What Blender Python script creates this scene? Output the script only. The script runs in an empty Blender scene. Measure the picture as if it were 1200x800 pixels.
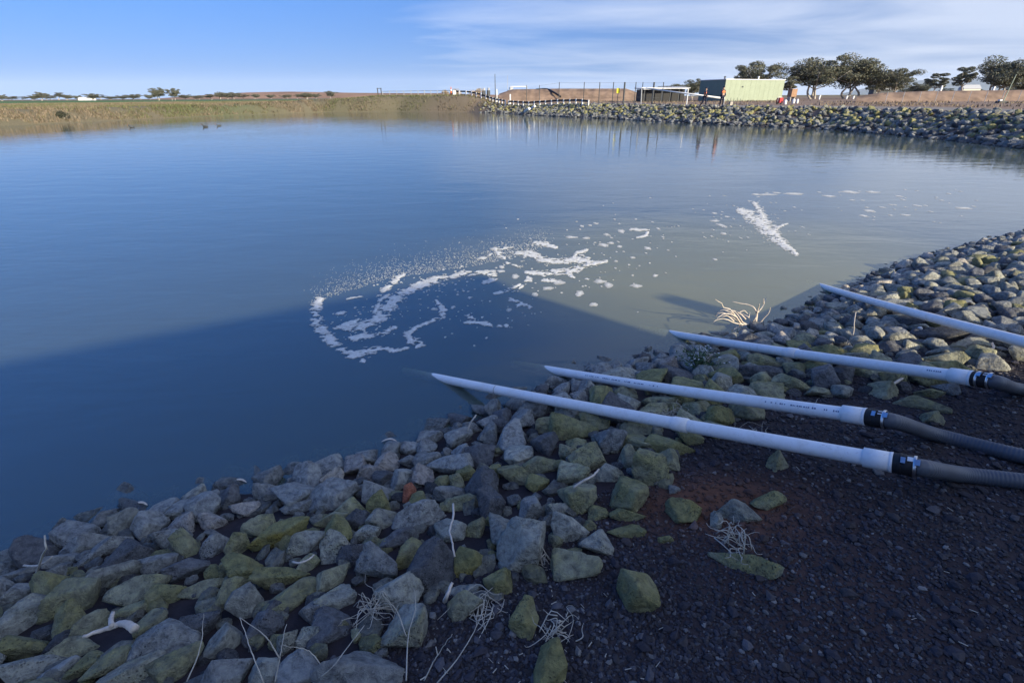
import bpy, math, random
import numpy as np
from mathutils import Matrix, Vector

random.seed(7)
RNG = np.random.default_rng(7)
SC = bpy.context.scene
COL = SC.collection

# ------------------------------------------------------------------ camera
FPX, CX, CY = 580.0, 600.0, 400.0            # focal length in pixels of the 1200 x 800 photograph
PITCH = math.atan(286.5 / FPX)
ROLL = 7.0 / 1200.0
CAMH = 2.4                                   # metres above the water
_F = np.array([0, math.cos(PITCH), -math.sin(PITCH)])
_U0 = np.array([0, math.sin(PITCH), math.cos(PITCH)])
_R0 = np.array([1.0, 0, 0])
CU = _U0 * math.cos(ROLL) + _R0 * math.sin(ROLL)
CR = _R0 * math.cos(ROLL) - _U0 * math.sin(ROLL)
CP = np.array([0, 0, CAMH])
cam_d = bpy.data.cameras.new('camera')
cam_d.sensor_fit = 'HORIZONTAL'
cam_d.sensor_width = 36.0
cam_d.lens = 36.0 * FPX / 1200.0
cam_d.clip_start = 0.05
cam_d.clip_end = 20000
cam = bpy.data.objects.new('camera', cam_d)
COL.objects.link(cam)
M = Matrix(((CR[0], CU[0], -_F[0], CP[0]), (CR[1], CU[1], -_F[1], CP[1]), (CR[2], CU[2], -_F[2], CP[2]), (0, 0, 0, 1)))
cam.matrix_world = M
SC.camera = cam

# ------------------------------------------------------------------ light and sky
SUN_AZ = np.array([0.737, -0.676])           # horizontal direction towards the sun
SUN_EL = math.radians(20)
SUN_STRENGTH = 4.8
SKY_STRENGTH = 0.115
EXPOSURE = 0.78
sun_d = bpy.data.lights.new('sun', 'SUN')
sun_d.energy = SUN_STRENGTH
sun_d.angle = math.radians(0.7)
sun_d.color = (1.0, 0.87, 0.64)
sun = bpy.data.objects.new('sun', sun_d)
COL.objects.link(sun)
_s = Vector((SUN_AZ[0] * math.cos(SUN_EL), SUN_AZ[1] * math.cos(SUN_EL), math.sin(SUN_EL)))
sun.rotation_euler = _s.to_track_quat('Z', 'Y').to_euler()
sun.location = (30, -30, 30)

world = bpy.data.worlds.new('World')
SC.world = world
world.use_nodes = True
nt = world.node_tree
nt.nodes.clear()


def N(tree, kind, **kw):
    n = tree.nodes.new(kind)
    for k, v in kw.items():
        if k.startswith('i_'):
            n.inputs[k[2:].replace('_', ' ')].default_value = v
        else:
            setattr(n, k, v)
    return n


def math_node(tree, op, a, b=None, c=None, clamp=False):
    n = tree.nodes.new('ShaderNodeMath')
    n.operation = op
    n.use_clamp = clamp
    for i, v in enumerate((a, b, c)):
        if v is None:
            continue
        if hasattr(v, 'is_linked'):
            tree.links.new(v, n.inputs[i])
        else:
            n.inputs[i].default_value = v
    return n.outputs[0]


def ramp(tree, fac, stops, interp='LINEAR'):
    n = tree.nodes.new('ShaderNodeValToRGB')
    n.color_ramp.interpolation = interp
    el = n.color_ramp.elements
    while len(el) < len(stops):
        el.new(0.5)
    for e, (p, c) in zip(el, stops):
        e.position = p
        e.color = c if len(c) == 4 else (*c, 1)
    tree.links.new(fac, n.inputs[0])
    return n.outputs[0]


def mixc(tree, fac, a, b, mode='MIX'):
    n = tree.nodes.new('ShaderNodeMix')
    n.data_type = 'RGBA'
    n.blend_type = mode
    for s, v in ((n.inputs[0], fac), (n.inputs[6], a), (n.inputs[7], b)):
        if hasattr(v, 'is_linked'):
            tree.links.new(v, s)
        elif isinstance(v, (int, float)):
            s.default_value = v
        else:
            s.default_value = v if len(v) == 4 else (*v, 1)
    return n.outputs[2]


tc = N(nt, 'ShaderNodeTexCoord')
sep = N(nt, 'ShaderNodeSeparateXYZ')
nt.links.new(tc.outputs['Generated'], sep.inputs[0])
zc = math_node(nt, 'MAXIMUM', sep.outputs[2], 0.0)
# the air is clear and dry: the blue of the lower sky goes on evenly overhead
zs = math_node(nt, 'ADD', math_node(nt, 'MULTIPLY', zc, 0.30), 0.165)
comb = N(nt, 'ShaderNodeCombineXYZ')
nt.links.new(sep.outputs[0], comb.inputs[0])
nt.links.new(sep.outputs[1], comb.inputs[1])
nt.links.new(zs, comb.inputs[2])
nrm = N(nt, 'ShaderNodeVectorMath', operation='NORMALIZE')
nt.links.new(comb.outputs[0], nrm.inputs[0])
sky = N(nt, 'ShaderNodeTexSky', sky_type='NISHITA', sun_disc=False, sun_elevation=SUN_EL,
        sun_rotation=math.atan2(SUN_AZ[0], SUN_AZ[1]), altitude=100, air_density=1.0, dust_density=1.6, ozone_density=3.5)
nt.links.new(nrm.outputs[0], sky.inputs[0])
hsv = N(nt, 'ShaderNodeHueSaturation')
hsv.inputs['Saturation'].default_value = 1.05
nt.links.new(sky.outputs[0], hsv.inputs['Color'])
# thin cirrus on a flat layer high above
zd = math_node(nt, 'ADD', zc, 0.06)
cv = N(nt, 'ShaderNodeCombineXYZ')
nt.links.new(math_node(nt, 'DIVIDE', sep.outputs[0], zd), cv.inputs[0])
nt.links.new(math_node(nt, 'DIVIDE', sep.outputs[1], zd), cv.inputs[1])
mp = N(nt, 'ShaderNodeMapping')
mp.inputs['Rotation'].default_value = (0, 0, math.radians(-24))
mp.inputs['Scale'].default_value = (0.42, 0.72, 1)
nt.links.new(cv.outputs[0], mp.inputs[0])
cn = N(nt, 'ShaderNodeTexNoise', i_Scale=0.9, i_Detail=7.0, i_Roughness=0.55, i_Distortion=0.5)
nt.links.new(mp.outputs[0], cn.inputs['Vector'])
cn2 = N(nt, 'ShaderNodeTexNoise', i_Scale=0.22, i_Detail=2.0)
nt.links.new(cv.outputs[0], cn2.inputs['Vector'])
# cirrus lies east and thins westward; unseen part behind camera added to brighten shade
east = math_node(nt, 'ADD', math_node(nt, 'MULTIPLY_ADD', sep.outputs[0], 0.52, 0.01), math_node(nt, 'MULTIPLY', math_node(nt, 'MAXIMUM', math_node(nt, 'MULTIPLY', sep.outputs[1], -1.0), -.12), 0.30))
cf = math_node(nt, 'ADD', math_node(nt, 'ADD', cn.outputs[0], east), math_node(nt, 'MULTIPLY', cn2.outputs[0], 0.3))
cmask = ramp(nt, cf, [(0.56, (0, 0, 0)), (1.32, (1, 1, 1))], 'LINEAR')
deep = ramp(nt, zc, [(.03, (0.31, 0.525, 0.82)), (.45, (0.22, 0.50, 1.0))])     # deeper blue higher up
tint = mixc(nt, 1.0, hsv.outputs[0], deep, 'MULTIPLY')
hazeb = math_node(nt, 'MULTIPLY', math_node(nt, 'POWER', 2.718, math_node(nt, 'MULTIPLY', zc, -17.0)), 0.40)
tint = mixc(nt, hazeb, tint, (3.3, 4.3, 5.4))
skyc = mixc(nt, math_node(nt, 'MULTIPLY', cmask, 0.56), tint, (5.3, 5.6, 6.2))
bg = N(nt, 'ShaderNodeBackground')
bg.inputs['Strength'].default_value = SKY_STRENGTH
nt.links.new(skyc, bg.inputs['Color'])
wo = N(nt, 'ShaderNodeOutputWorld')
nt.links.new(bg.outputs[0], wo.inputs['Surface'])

SC.render.engine = 'CYCLES'
SC.cycles.use_denoising = True
SC.cycles.max_bounces = 6
SC.cycles.diffuse_bounces = 2
SC.cycles.glossy_bounces = 3
SC.cycles.transparent_max_bounces = 8
SC.cycles.caustics_reflective = False
SC.cycles.caustics_refractive = False
SC.view_settings.view_transform = 'Standard'
SC.view_settings.look = 'None'
SC.view_settings.exposure = EXPOSURE
SC.view_settings.gamma = 1.0
SC.view_settings.use_curve_mapping = False


# ------------------------------------------------------------------ pixels and points
def ray(x, y):
    d = CR * (x - CX) / FPX + CU * (CY - y) / FPX + _F
    return d


def at_z(x, y, z=0.0):
    d = ray(x, y)
    t = (z - CAMH) / d[2]
    return CP + d * t


def at_d(x, y, D):
    """the point on pixel (x, y) whose forward ground distance is D"""
    d = ray(x, y)
    return CP + d * (D / d[1])


def pix(P):
    """world points (n, 3) to pixels"""
    P = np.atleast_2d(P) - CP
    z = P @ _F
    z = np.where(np.abs(z) < 1e-6, 1e-6, z)
    return np.stack([CX + FPX * (P @ CR) / z, CY - FPX * (P @ CU) / z, z], 1)


def hash2(i, j, s):
    h = (i * 374761393 + j * 668265263 + s * 1442695041) & 0xffffffff
    h = ((h ^ (h >> 13)) * 1274126177) & 0xffffffff
    return ((h ^ (h >> 16)) & 0xffff) / 65535.0


def vnoise(x, y, s=0):
    xi = np.floor(x).astype(np.int64)
    yi = np.floor(y).astype(np.int64)
    fx = x - xi
    fy = y - yi
    fx = fx * fx * (3 - 2 * fx)
    fy = fy * fy * (3 - 2 * fy)
    a = hash2(xi, yi, s)
    b = hash2(xi + 1, yi, s)
    c = hash2(xi, yi + 1, s)
    d = hash2(xi + 1, yi + 1, s)
    return (a * (1 - fx) + b * fx) * (1 - fy) + (c * (1 - fx) + d * fx) * fy


def fbm(x, y, s=0, o=4):
    v = 0
    amp = 0.5
    for k in range(o):
        v = v + amp * vnoise(x * 2 ** k, y * 2 ** k, s + k * 17)
        amp *= 0.5
    return v


def sstep(a, b, x):
    t = np.clip((x - a) / (b - a), 0, 1)
    return t * t * (3 - 2 * t)


# ------------------------------------------------------------------ the pond outline
near_px = [(0, 672), (60, 640), (130, 614), (200, 600), (260, 580), (300, 577), (360, 558), (430, 545), (500, 520),
           (540, 497), (600, 476), (680, 444), (750, 428), (800, 412), (860, 397), (900, 387), (940, 371), (970, 350),
           (1020, 331), (1060, 312), (1120, 294), (1200, 276)]
far_px = [(1200, 174), (1130, 166), (1060, 159), (960, 151), (838, 146), (760, 142), (720, 139.5), (650, 136.5), (600, 133.5),
          (550, 131.5), (465, 131), (380, 131.5), (250, 136), (100, 143), (0, 148)]
poly = [(-80, 10), (-45, -14), (-16, -8), (-6.5, -0.6)]
poly += [tuple(at_z(*p)[:2]) for p in near_px]
poly += [(14, 11.6), (19, 12.2), (24, 14.2), (26.6, 20)]
poly += [tuple(at_z(*p)[:2]) for p in far_px]
poly += [(-75, 48)]
POLY = np.array(poly)


def pond_dist(x, y):
    """signed distance to the shoreline, positive on land"""
    x = np.asarray(x, float)
    y = np.asarray(y, float)
    best = np.full(x.shape, 1e18)
    inside = np.zeros(x.shape, bool)
    n = len(POLY)
    for i in range(n):
        ax, ay = POLY[i]
        bx, by = POLY[(i + 1) % n]
        dx, dy = bx - ax, by - ay
        t = np.clip(((x - ax) * dx + (y - ay) * dy) / (dx * dx + dy * dy), 0, 1)
        d2 = (x - ax - t * dx) ** 2 + (y - ay - t * dy) ** 2
        best = np.minimum(best, d2)
        if ay != by:
            c = ((ay > y) != (by > y)) & (x < (bx - ax) * (y - ay) / (by - ay) + ax)
            inside ^= c
    d = np.sqrt(best)
    return np.where(inside, -d, d)


def height(x, y):
    x = np.asarray(x, float)
    y = np.asarray(y, float)
    d = pond_dist(x, y)
    r = np.hypot(x, y)
    wob = (fbm(x * 0.9, y * 0.9, 3) - 0.47)
    dn = np.maximum(d, 0)
    near = 0.76 * np.tanh(dn / 2.5) + 0.05 * wob * np.minimum(dn, 1) + 0.012 * (fbm(x * 7, y * 7, 9) - .47) * np.minimum(dn, 1)
    crest = 1.50 + 0.9 * sstep(-1.5, -9, x) * sstep(88, 97, y) * sstep(-52, -26, x) + 0.35 * sstep(-1.5, -9, x) * sstep(88, 97, y) * sstep(-34, -24, x)
    crest = crest - 0.25 * sstep(-6, 0, x) * sstep(12, 2, x) * sstep(70, 85, y)
    far = crest * sstep(-1.0, 4.2, dn) * (dn / (dn + .25)) + 0.3 * wob * sstep(0, 3, dn) * .4
    plain = 1.55 + 0.3 * (fbm(x * .02, y * .02, 5) - .47)
    far = far + (plain - far) * sstep(14, 60, dn)
    w = sstep(15, 24, r)
    land = near * (1 - w) + far * w
    return np.where(d >= 0, land, np.maximum(-2.6, d * 0.55))


def hz(x, y):
    return float(height(np.array([x]), np.array([y]))[0])


def on_ground(x, y, lift=0.0):
    """the point where the ray of a pixel meets the near ground, raised by lift"""
    d = ray(x, y)
    t = np.linspace(0.8, 14, 700)
    P = CP[None] + d[None] * t[:, None]
    h = np.maximum(height(P[:, 0], P[:, 1]), -0.12) + lift
    k = np.argmax(P[:, 2] <= h)
    if P[k, 2] > h[k]:
        return at_z(x, y, 0)
    return P[k]


# ------------------------------------------------------------------ mesh helpers
def mesh_np(name, V, F, smooth=True):
    """V (n,3), F (m,k) with one k, or a list of such arrays"""
    Fs = F if isinstance(F, list) else [F]
    Fs = [np.asarray(f, np.int32) for f in Fs if len(f)]
    me = bpy.data.meshes.new(name)
    V = np.asarray(V, np.float32)
    me.vertices.add(len(V))
    me.vertices.foreach_set('co', V.ravel())
    loops = np.concatenate([f.ravel() for f in Fs])
    tot = np.concatenate([np.full(len(f), f.shape[1], np.int32) for f in Fs])
    start = np.concatenate([[0], np.cumsum(tot)[:-1]]).astype(np.int32)
    me.loops.add(len(loops))
    me.loops.foreach_set('vertex_index', loops)
    me.polygons.add(len(tot))
    me.polygons.foreach_set('loop_start', start)
    me.polygons.foreach_set('loop_total', tot)
    me.update(calc_edges=True)
    me.polygons.foreach_set('use_smooth', np.full(len(tot), bool(smooth)))
    me.validate()
    return me


def vcol(me, cols):
    a = me.color_attributes.new('Col', 'FLOAT_COLOR', 'POINT')
    c = np.ones((len(me.vertices), 4), np.float32)
    cols = np.asarray(cols, np.float32)
    c[:, :cols.shape[1]] = cols
    a.data.foreach_set('color', c.ravel())


def link(name, me, mat=None, parent=None, label=None, cat=None, group=None, kind=None, loc=None):
    o = bpy.data.objects.new(name, me)
    COL.objects.link(o)
    if mat is not None and me is not None and len(me.materials) == 0:
        me.materials.append(mat)
    if parent is not None:
        o.parent = parent
    if loc is not None:
        o.location = loc
    tag(o, label, cat, group, kind)
    return o


def tag(o, label=None, cat=None, group=None, kind=None):
    for k, v in (('label', label), ('category', cat), ('group', group), ('kind', kind)):
        if v:
            o[k] = v


class MB:
    """collects boxes, tubes and the like in one mesh"""

    def __init__(self):
        self.V = []
        self.Q = []
        self.T = []
        self.n = 0

    def add(self, V, Q=(), T=()):
        V = np.asarray(V, float)
        self.V.append(V)
        if len(Q):
            self.Q.append(np.asarray(Q, np.int64) + self.n)
        if len(T):
            self.T.append(np.asarray(T, np.int64) + self.n)
        self.n += len(V)
        return self

    def box(self, c, s, rz=0.0, basis=None):
        """centre, full sizes"""
        c = np.asarray(c, float)
        h = np.asarray(s, float) / 2
        P = np.array([[i, j, k] for i in (-1, 1) for j in (-1, 1) for k in (-1, 1)], float) * h
        if basis is not None:
            P = P @ np.asarray(basis, float)
        elif rz:
            cr, sr = math.cos(rz), math.sin(rz)
            P = P @ np.array([[cr, sr, 0], [-sr, cr, 0], [0, 0, 1]])
        return self.add(P + c, [[0, 1, 3, 2], [4, 6, 7, 5], [0, 4, 5, 1], [2, 3, 7, 6], [0, 2, 6, 4], [1, 5, 7, 3]])

    def tube(self, pts, rad, n=8, caps=True, squash=1.0):
        pts = np.asarray(pts, float)
        m = len(pts)
        rad = np.broadcast_to(np.asarray(rad, float), (m,))
        T = np.gradient(pts, axis=0)
        T /= np.linalg.norm(T, axis=1)[:, None] + 1e-12
        up = np.array([0, 0, 1.0]) if abs(T[0, 2]) < 0.9 else np.array([1.0, 0, 0])
        a = np.linspace(0, 2 * np.pi, n, endpoint=False)
        V = []
        X = np.cross(up, T[0])
        X /= np.linalg.norm(X)
        for k in range(m):
            X = X - T[k] * (X @ T[k])
            X /= np.linalg.norm(X) + 1e-12
            Y = np.cross(T[k], X)
            V.append(pts[k] + rad[k] * (np.cos(a)[:, None] * X + squash * np.sin(a)[:, None] * Y))
        V = np.concatenate(V)
        Q = []
        for k in range(m - 1):
            for j in range(n):
                j2 = (j + 1) % n
                Q.append([k * n + j, k * n + j2, (k + 1) * n + j2, (k + 1) * n + j])
        Tn = []
        if caps:
            V = np.concatenate([V, pts[:1], pts[-1:]])
            for j in range(n):
                Tn.append([m * n, (j + 1) % n, j])
                Tn.append([m * n + 1, (m - 1) * n + j, (m - 1) * n + (j + 1) % n])
        return self.add(V, Q, Tn)

    def mesh(self, name, smooth=False):
        F = []
        if self.Q:
            F.append(np.concatenate(self.Q))
        if self.T:
            F.append(np.concatenate(self.T))
        return mesh_np(name, np.concatenate(self.V), F, smooth)

    def build(self, name, mat, parent=None, smooth=False, **kw):
        return link(name, self.mesh(name, smooth), mat, parent, **kw)


def empty(name, loc=(0, 0, 0), rz=0.0, label=None, cat=None, group=None):
    o = bpy.data.objects.new(name, None)
    COL.objects.link(o)
    o.empty_display_size = 0.2
    o.location = loc
    o.rotation_euler = (0, 0, rz)
    tag(o, label, cat, group)
    return o


# ------------------------------------------------------------------ materials
def mat(name, rough=0.8, spec=0.3):
    m = bpy.data.materials.new(name)
    m.use_nodes = True
    t = m.node_tree
    b = t.nodes['Principled BSDF']
    b.inputs['Roughness'].default_value = rough
    b.inputs['Specular IOR Level'].default_value = spec
    return m, t, b


def bump(t, b, h, strength=0.5, dist=0.02):
    n = N(t, 'ShaderNodeBump')
    n.inputs['Strength'].default_value = strength
    n.inputs['Distance'].default_value = dist
    t.links.new(h, n.inputs['Height'])
    t.links.new(n.outputs[0], b.inputs['Normal'])
    return n


def noise(t, scale, detail=4.0, rough=0.55, vec=None, dist=0.0):
    n = N(t, 'ShaderNodeTexNoise', i_Scale=scale, i_Detail=detail, i_Roughness=rough, i_Distortion=dist)
    if vec is not None:
        t.links.new(vec, n.inputs['Vector'])
    return n.outputs[0]


def pos(t):
    return N(t, 'ShaderNodeNewGeometry').outputs['Position']


def plain(name, c, rough=0.7, var=0.25, scale=3.0, spec=0.3, bumpy=0.0):
    m, t, b = mat(name, rough, spec)
    p = N(t, 'ShaderNodeTexCoord').outputs['Object']
    n = noise(t, scale, 5, .6, p)
    lo = tuple(v * (1 - var) for v in c)
    hi = tuple(min(1, v * (1 + var)) for v in c)
    t.links.new(ramp(t, n, [(.3, lo), (.7, hi)]), b.inputs['Base Color'])
    if bumpy:
        bump(t, b, n, bumpy, 0.01)
    return m


def vcmat(name, rough=0.9, scale=12.0, var=0.35, bumps=0.6, bdist=0.02, spec=0.2):
    """colour from the mesh's own colour attribute, broken up by noise"""
    m, t, b = mat(name, rough, spec)
    a = N(t, 'ShaderNodeVertexColor', layer_name='Col')
    p = pos(t)
    n = noise(t, scale, 6, .65, p)
    f = ramp(t, n, [(.25, (1 - var,) * 3), (.75, (1 + var,) * 3)])
    t.links.new(mixc(t, 1.0, a.outputs[0], f, 'MULTIPLY'), b.inputs['Base Color'])
    if bumps:
        bump(t, b, n, bumps, bdist)
    return m


MATS = {}


def build_rock_material(name, source):
    m, t, b = mat(name, 0.82, 0.35)
    p = pos(t)
    if source == 'object':
        oi = N(t, 'ShaderNodeObjectInfo')
        base, mossf = oi.outputs['Color'], oi.outputs['Alpha']
        tcn = N(t, 'ShaderNodeTexCoord')
        ad = N(t, 'ShaderNodeVectorMath', operation='ADD')
        t.links.new(p, ad.inputs[0])
        t.links.new(oi.outputs['Random'], ad.inputs[1])
        p = ad.outputs[0]
    else:
        a = N(t, 'ShaderNodeVertexColor', layer_name='Col')
        base, mossf = a.outputs[0], a.outputs['Alpha']
    big = noise(t, 6.0, 4, .6, p)
    mid = noise(t, 28.0, 6, .65, p, .4)
    fine = noise(t, 130.0, 4, .7, p)
    # grey weathering, blotchy
    v = ramp(t, mid, [(.30, (.38, .38, .39)), (.5, (1, 1, 1)), (.70, (1.55, 1.53, 1.45))])
    c = mixc(t, 1.0, base, v, 'MULTIPLY')
    pale = ramp(t, fine, [(.56, (0, 0, 0)), (.72, (1, 1, 1))])
    c = mixc(t, math_node(t, 'MULTIPLY', pale, .35), c, (.55, .55, .50))
    # lichen and moss
    g = N(t, 'ShaderNodeNewGeometry')
    sp = N(t, 'ShaderNodeSeparateXYZ')
    t.links.new(g.outputs['Normal'], sp.inputs[0])
    mf = math_node(t, 'ADD', math_node(t, 'MULTIPLY_ADD', big, 1.5, -.78), math_node(t, 'MULTIPLY', mid, .55))
    mf = math_node(t, 'ADD', mf, math_node(t, 'MULTIPLY', sp.outputs[2], .16))
    mf = math_node(t, 'ADD', mf, math_node(t, 'MULTIPLY_ADD', mossf, 1.5, -.95))
    mk = ramp(t, mf, [(-.05, (0, 0, 0)), (.75, (1, 1, 1))], 'EASE')
    mc = ramp(t, mid, [(.3, (.15, .148, .066)), (.55, (.305, .288, .120)), (.8, (.47, .43, .19))])
    yel = ramp(t, math_node(t, 'ADD', big, math_node(t, 'MULTIPLY_ADD', mossf, .6, -.5)), [(.62, (0, 0, 0)), (.8, (1, 1, 1))])
    mc = mixc(t, math_node(t, 'MULTIPLY', yel, .75), mc, (.36, .27, .045))
    c = mixc(t, math_node(t, 'MULTIPLY', mk, .95), c, mc)
    # wet, dark skin at the waterline
    zsep = N(t, 'ShaderNodeSeparateXYZ')
    t.links.new(pos(t), zsep.inputs[0])
    wetf = ramp(t, math_node(t, 'ADD', zsep.outputs[2], math_node(t, 'MULTIPLY', mid, .08)), [(.055, (1, 1, 1)), (.10, (0, 0, 0))])
    c = mixc(t, math_node(t, 'MULTIPLY', wetf, .62), c, (.035, .037, .034))
    # pores of the lava stone
    vo = N(t, 'ShaderNodeTexVoronoi', i_Scale=75.0, i_Randomness=1.0)
    t.links.new(p, vo.inputs['Vector'])
    pore = ramp(t, vo.outputs['Distance'], [(.10, (0, 0, 0)), (.32, (1, 1, 1))])
    pm = ramp(t, big, [(.5, (0, 0, 0)), (.62, (1, 1, 1))])
    c = mixc(t, math_node(t, 'MULTIPLY', math_node(t, 'SUBTRACT', 1.0, pore), math_node(t, 'MULTIPLY', pm, .75)), c, (.05, .05, .045))
    t.links.new(c, b.inputs['Base Color'])
    h = math_node(t, 'ADD', math_node(t, 'MULTIPLY', mid, .9), math_node(t, 'MULTIPLY', fine, .35))
    h = math_node(t, 'ADD', h, math_node(t, 'MULTIPLY', math_node(t, 'MULTIPLY', pore, pm), .4))
    bump(t, b, h, 1.0, .045)
    t.links.new(mixc(t, wetf, ramp(t, mid, [(.3, (.62,) * 3), (.7, (.92,) * 3)]), (.22, .22, .22)), b.inputs['Roughness'])
    return m


MATS['rock'] = build_rock_material('basalt_rock', 'object')
MATS['rubble'] = build_rock_material('basalt_rubble', 'mesh')
MATS['ground'] = vcmat('soil', .95, 9.0, .4, .8, .02)
MATS['pebble'] = vcmat('scoria_pebble', .85, 90.0, .3, .4, .003, .3)
MATS['grass'] = vcmat('dry_grass', .9, 4.0, .2, 0)
MATS['leaf'] = vcmat('leaf', .7, 2.0, .2, 0)
MATS['bark'] = plain('bark', (.42, .38, .33), .9, .3, 2.0)
MATS['straw'] = plain('straw', (.50, .46, .38), .85, .25, 20)
MATS['deadwood'] = plain('bleached_wood', (.60, .52, .43), .85, .25, 25)
MATS['white_paint'] = plain('white_paint', (.80, .80, .78), .6, .06, 4)
MATS['black_rubber'] = plain('black_rubber', (.018, .018, .02), .55, .2, 20)
MATS['dark_metal'] = plain('dark_metal', (.07, .075, .08), .6, .2, 6)
MATS['grey_metal'] = plain('galvanised_metal', (.42, .43, .44), .5, .12, 6)


def steel():
    m, t, b = mat('stainless_steel', .3, .5)
    b.inputs['Metallic'].default_value = 1
    b.inputs['Base Color'].default_value = (.62, .62, .63, 1)
    return m


MATS['steel'] = steel()


def pvc():
    m, t, b = mat('white_pvc', .38, .45)
    p = pos(t)
    n = noise(t, 5.0, 5, .65, p)
    n2 = noise(t, 60.0, 4, .7, p)
    c = ramp(t, n, [(.3, (.82, .81, .78)), (.6, (.88, .88, .87))])
    d = ramp(t, n2, [(.62, (0, 0, 0)), (.78, (1, 1, 1))])
    n3_ = ramp(t, noise(t, 14.0, 6, .75, p, .6), [(.50, (0, 0, 0)), (.72, (1, 1, 1))])
    c = mixc(t, math_node(t, 'MULTIPLY', n3_, .30), c, (.50, .44, .34))
    t.links.new(mixc(t, math_node(t, 'MULTIPLY', d, .55), c, (.26, .20, .15)), b.inputs['Base Color'])
    return m


MATS['pvc'] = pvc()
MATS['hose'] = plain('grey_hose', (.082, .092, .11), .45, .12, 8, .4)
MATS['ink'] = plain('print_ink', (.16, .19, .27), .7, .2, 30)


def foam():
    m, t, b = mat('foam', .9, .2)
    p = pos(t)
    vo = N(t, 'ShaderNodeTexVoronoi', i_Scale=55.0, feature='F1')
    t.links.new(p, vo.inputs['Vector'])
    n = noise(t, 14.0, 5, .6, p)
    t.links.new(ramp(t, n, [(.3, (.52, .52, .47)), (.65, (.76, .76, .72))]), b.inputs['Base Color'])
    bump(t, b, vo.outputs['Distance'], .6, .012)
    at_ = N(t, 'ShaderNodeVertexColor', layer_name='Col')
    cells = ramp(t, vo.outputs['Distance'], [(.15, (.75,) * 3), (.6, (1.1,) * 3)])
    al = math_node(t, 'MULTIPLY', at_.outputs[0], cells, clamp=True)
    t.links.new(al, b.inputs['Alpha'])
    return m


MATS['foam'] = foam()


def water_mat():
    m = bpy.data.materials.new('pond_water')
    m.use_nodes = True
    t = m.node_tree
    t.nodes.clear()
    p = pos(t)
    mp = N(t, 'ShaderNodeMapping')
    mp.inputs['Rotation'].default_value = (0, 0, math.radians(14))
    mp.inputs['Scale'].default_value = (1.0, 2.3, 1)
    t.links.new(p, mp.inputs[0])
    w1 = noise(t, 3.2, 3, .5, mp.outputs[0], .3)
    w2 = noise(t, .55, 3, .55, mp.outputs[0], .4)
    patch = ramp(t, noise(t, .09, 2, .5, p), [(.35, (.12,) * 3), (.65, (1,) * 3)])
    h = math_node(t, 'ADD', math_node(t, 'MULTIPLY', math_node(t, 'MULTIPLY', w1, patch), .005), math_node(t, 'MULTIPLY', w2, .012))
    bp = N(t, 'ShaderNodeBump')
    bp.inputs['Strength'].default_value = 1.0
    bp.inputs['Distance'].default_value = 1.0
    t.links.new(h, bp.inputs['Height'])
    fr = N(t, 'ShaderNodeFresnel')
    fr.inputs['IOR'].default_value = 1.58
    t.links.new(bp.outputs[0], fr.inputs['Normal'])
    gl = N(t, 'ShaderNodeBsdfGlossy')
    gl.inputs['Roughness'].default_value = .03
    gl.inputs['Color'].default_value = (1, 1, 1, 1)
    t.links.new(bp.outputs[0], gl.inputs['Normal'])
    df = N(t, 'ShaderNodeBsdfDiffuse')
    murk_noise = noise(t, .35, 3, .5, p)
    # murk painted brighter olive where the sun lights it, fading outward to a darker tone
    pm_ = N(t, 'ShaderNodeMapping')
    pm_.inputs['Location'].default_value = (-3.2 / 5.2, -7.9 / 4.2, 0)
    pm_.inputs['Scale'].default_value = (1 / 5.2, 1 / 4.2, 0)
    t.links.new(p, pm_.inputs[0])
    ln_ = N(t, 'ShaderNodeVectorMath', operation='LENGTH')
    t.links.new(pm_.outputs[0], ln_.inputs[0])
    lit_murk = ramp(t, math_node(t, 'ADD', ln_.outputs['Value'], math_node(t, 'MULTIPLY_ADD', murk_noise, .5, -.25)), [(.30, (1, 1, 1)), (1.15, (0, 0, 0))], 'EASE')
    t.links.new(mixc(t, lit_murk, (.185, .255, .235), (.52, .52, .26)), df.inputs['Color'])
    tr = N(t, 'ShaderNodeBsdfTransparent')
    tr.inputs['Color'].default_value = (.93, .95, .86, 1)
    m1 = N(t, 'ShaderNodeMixShader')
    m1.inputs[0].default_value = .34
    t.links.new(tr.outputs[0], m1.inputs[1])
    t.links.new(df.outputs[0], m1.inputs[2])
    m2 = N(t, 'ShaderNodeMixShader')
    t.links.new(fr.outputs[0], m2.inputs[0])
    t.links.new(m1.outputs[0], m2.inputs[1])
    t.links.new(gl.outputs[0], m2.inputs[2])
    va = N(t, 'ShaderNodeVolumeAbsorption')
    va.inputs['Color'].default_value = (.60, .62, .15, 1)
    va.inputs['Density'].default_value = 9.0
    out = N(t, 'ShaderNodeOutputMaterial')
    t.links.new(m2.outputs[0], out.inputs['Surface'])
    t.links.new(va.outputs[0], out.inputs['Volume'])
    return m


MATS['water'] = water_mat()

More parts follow.
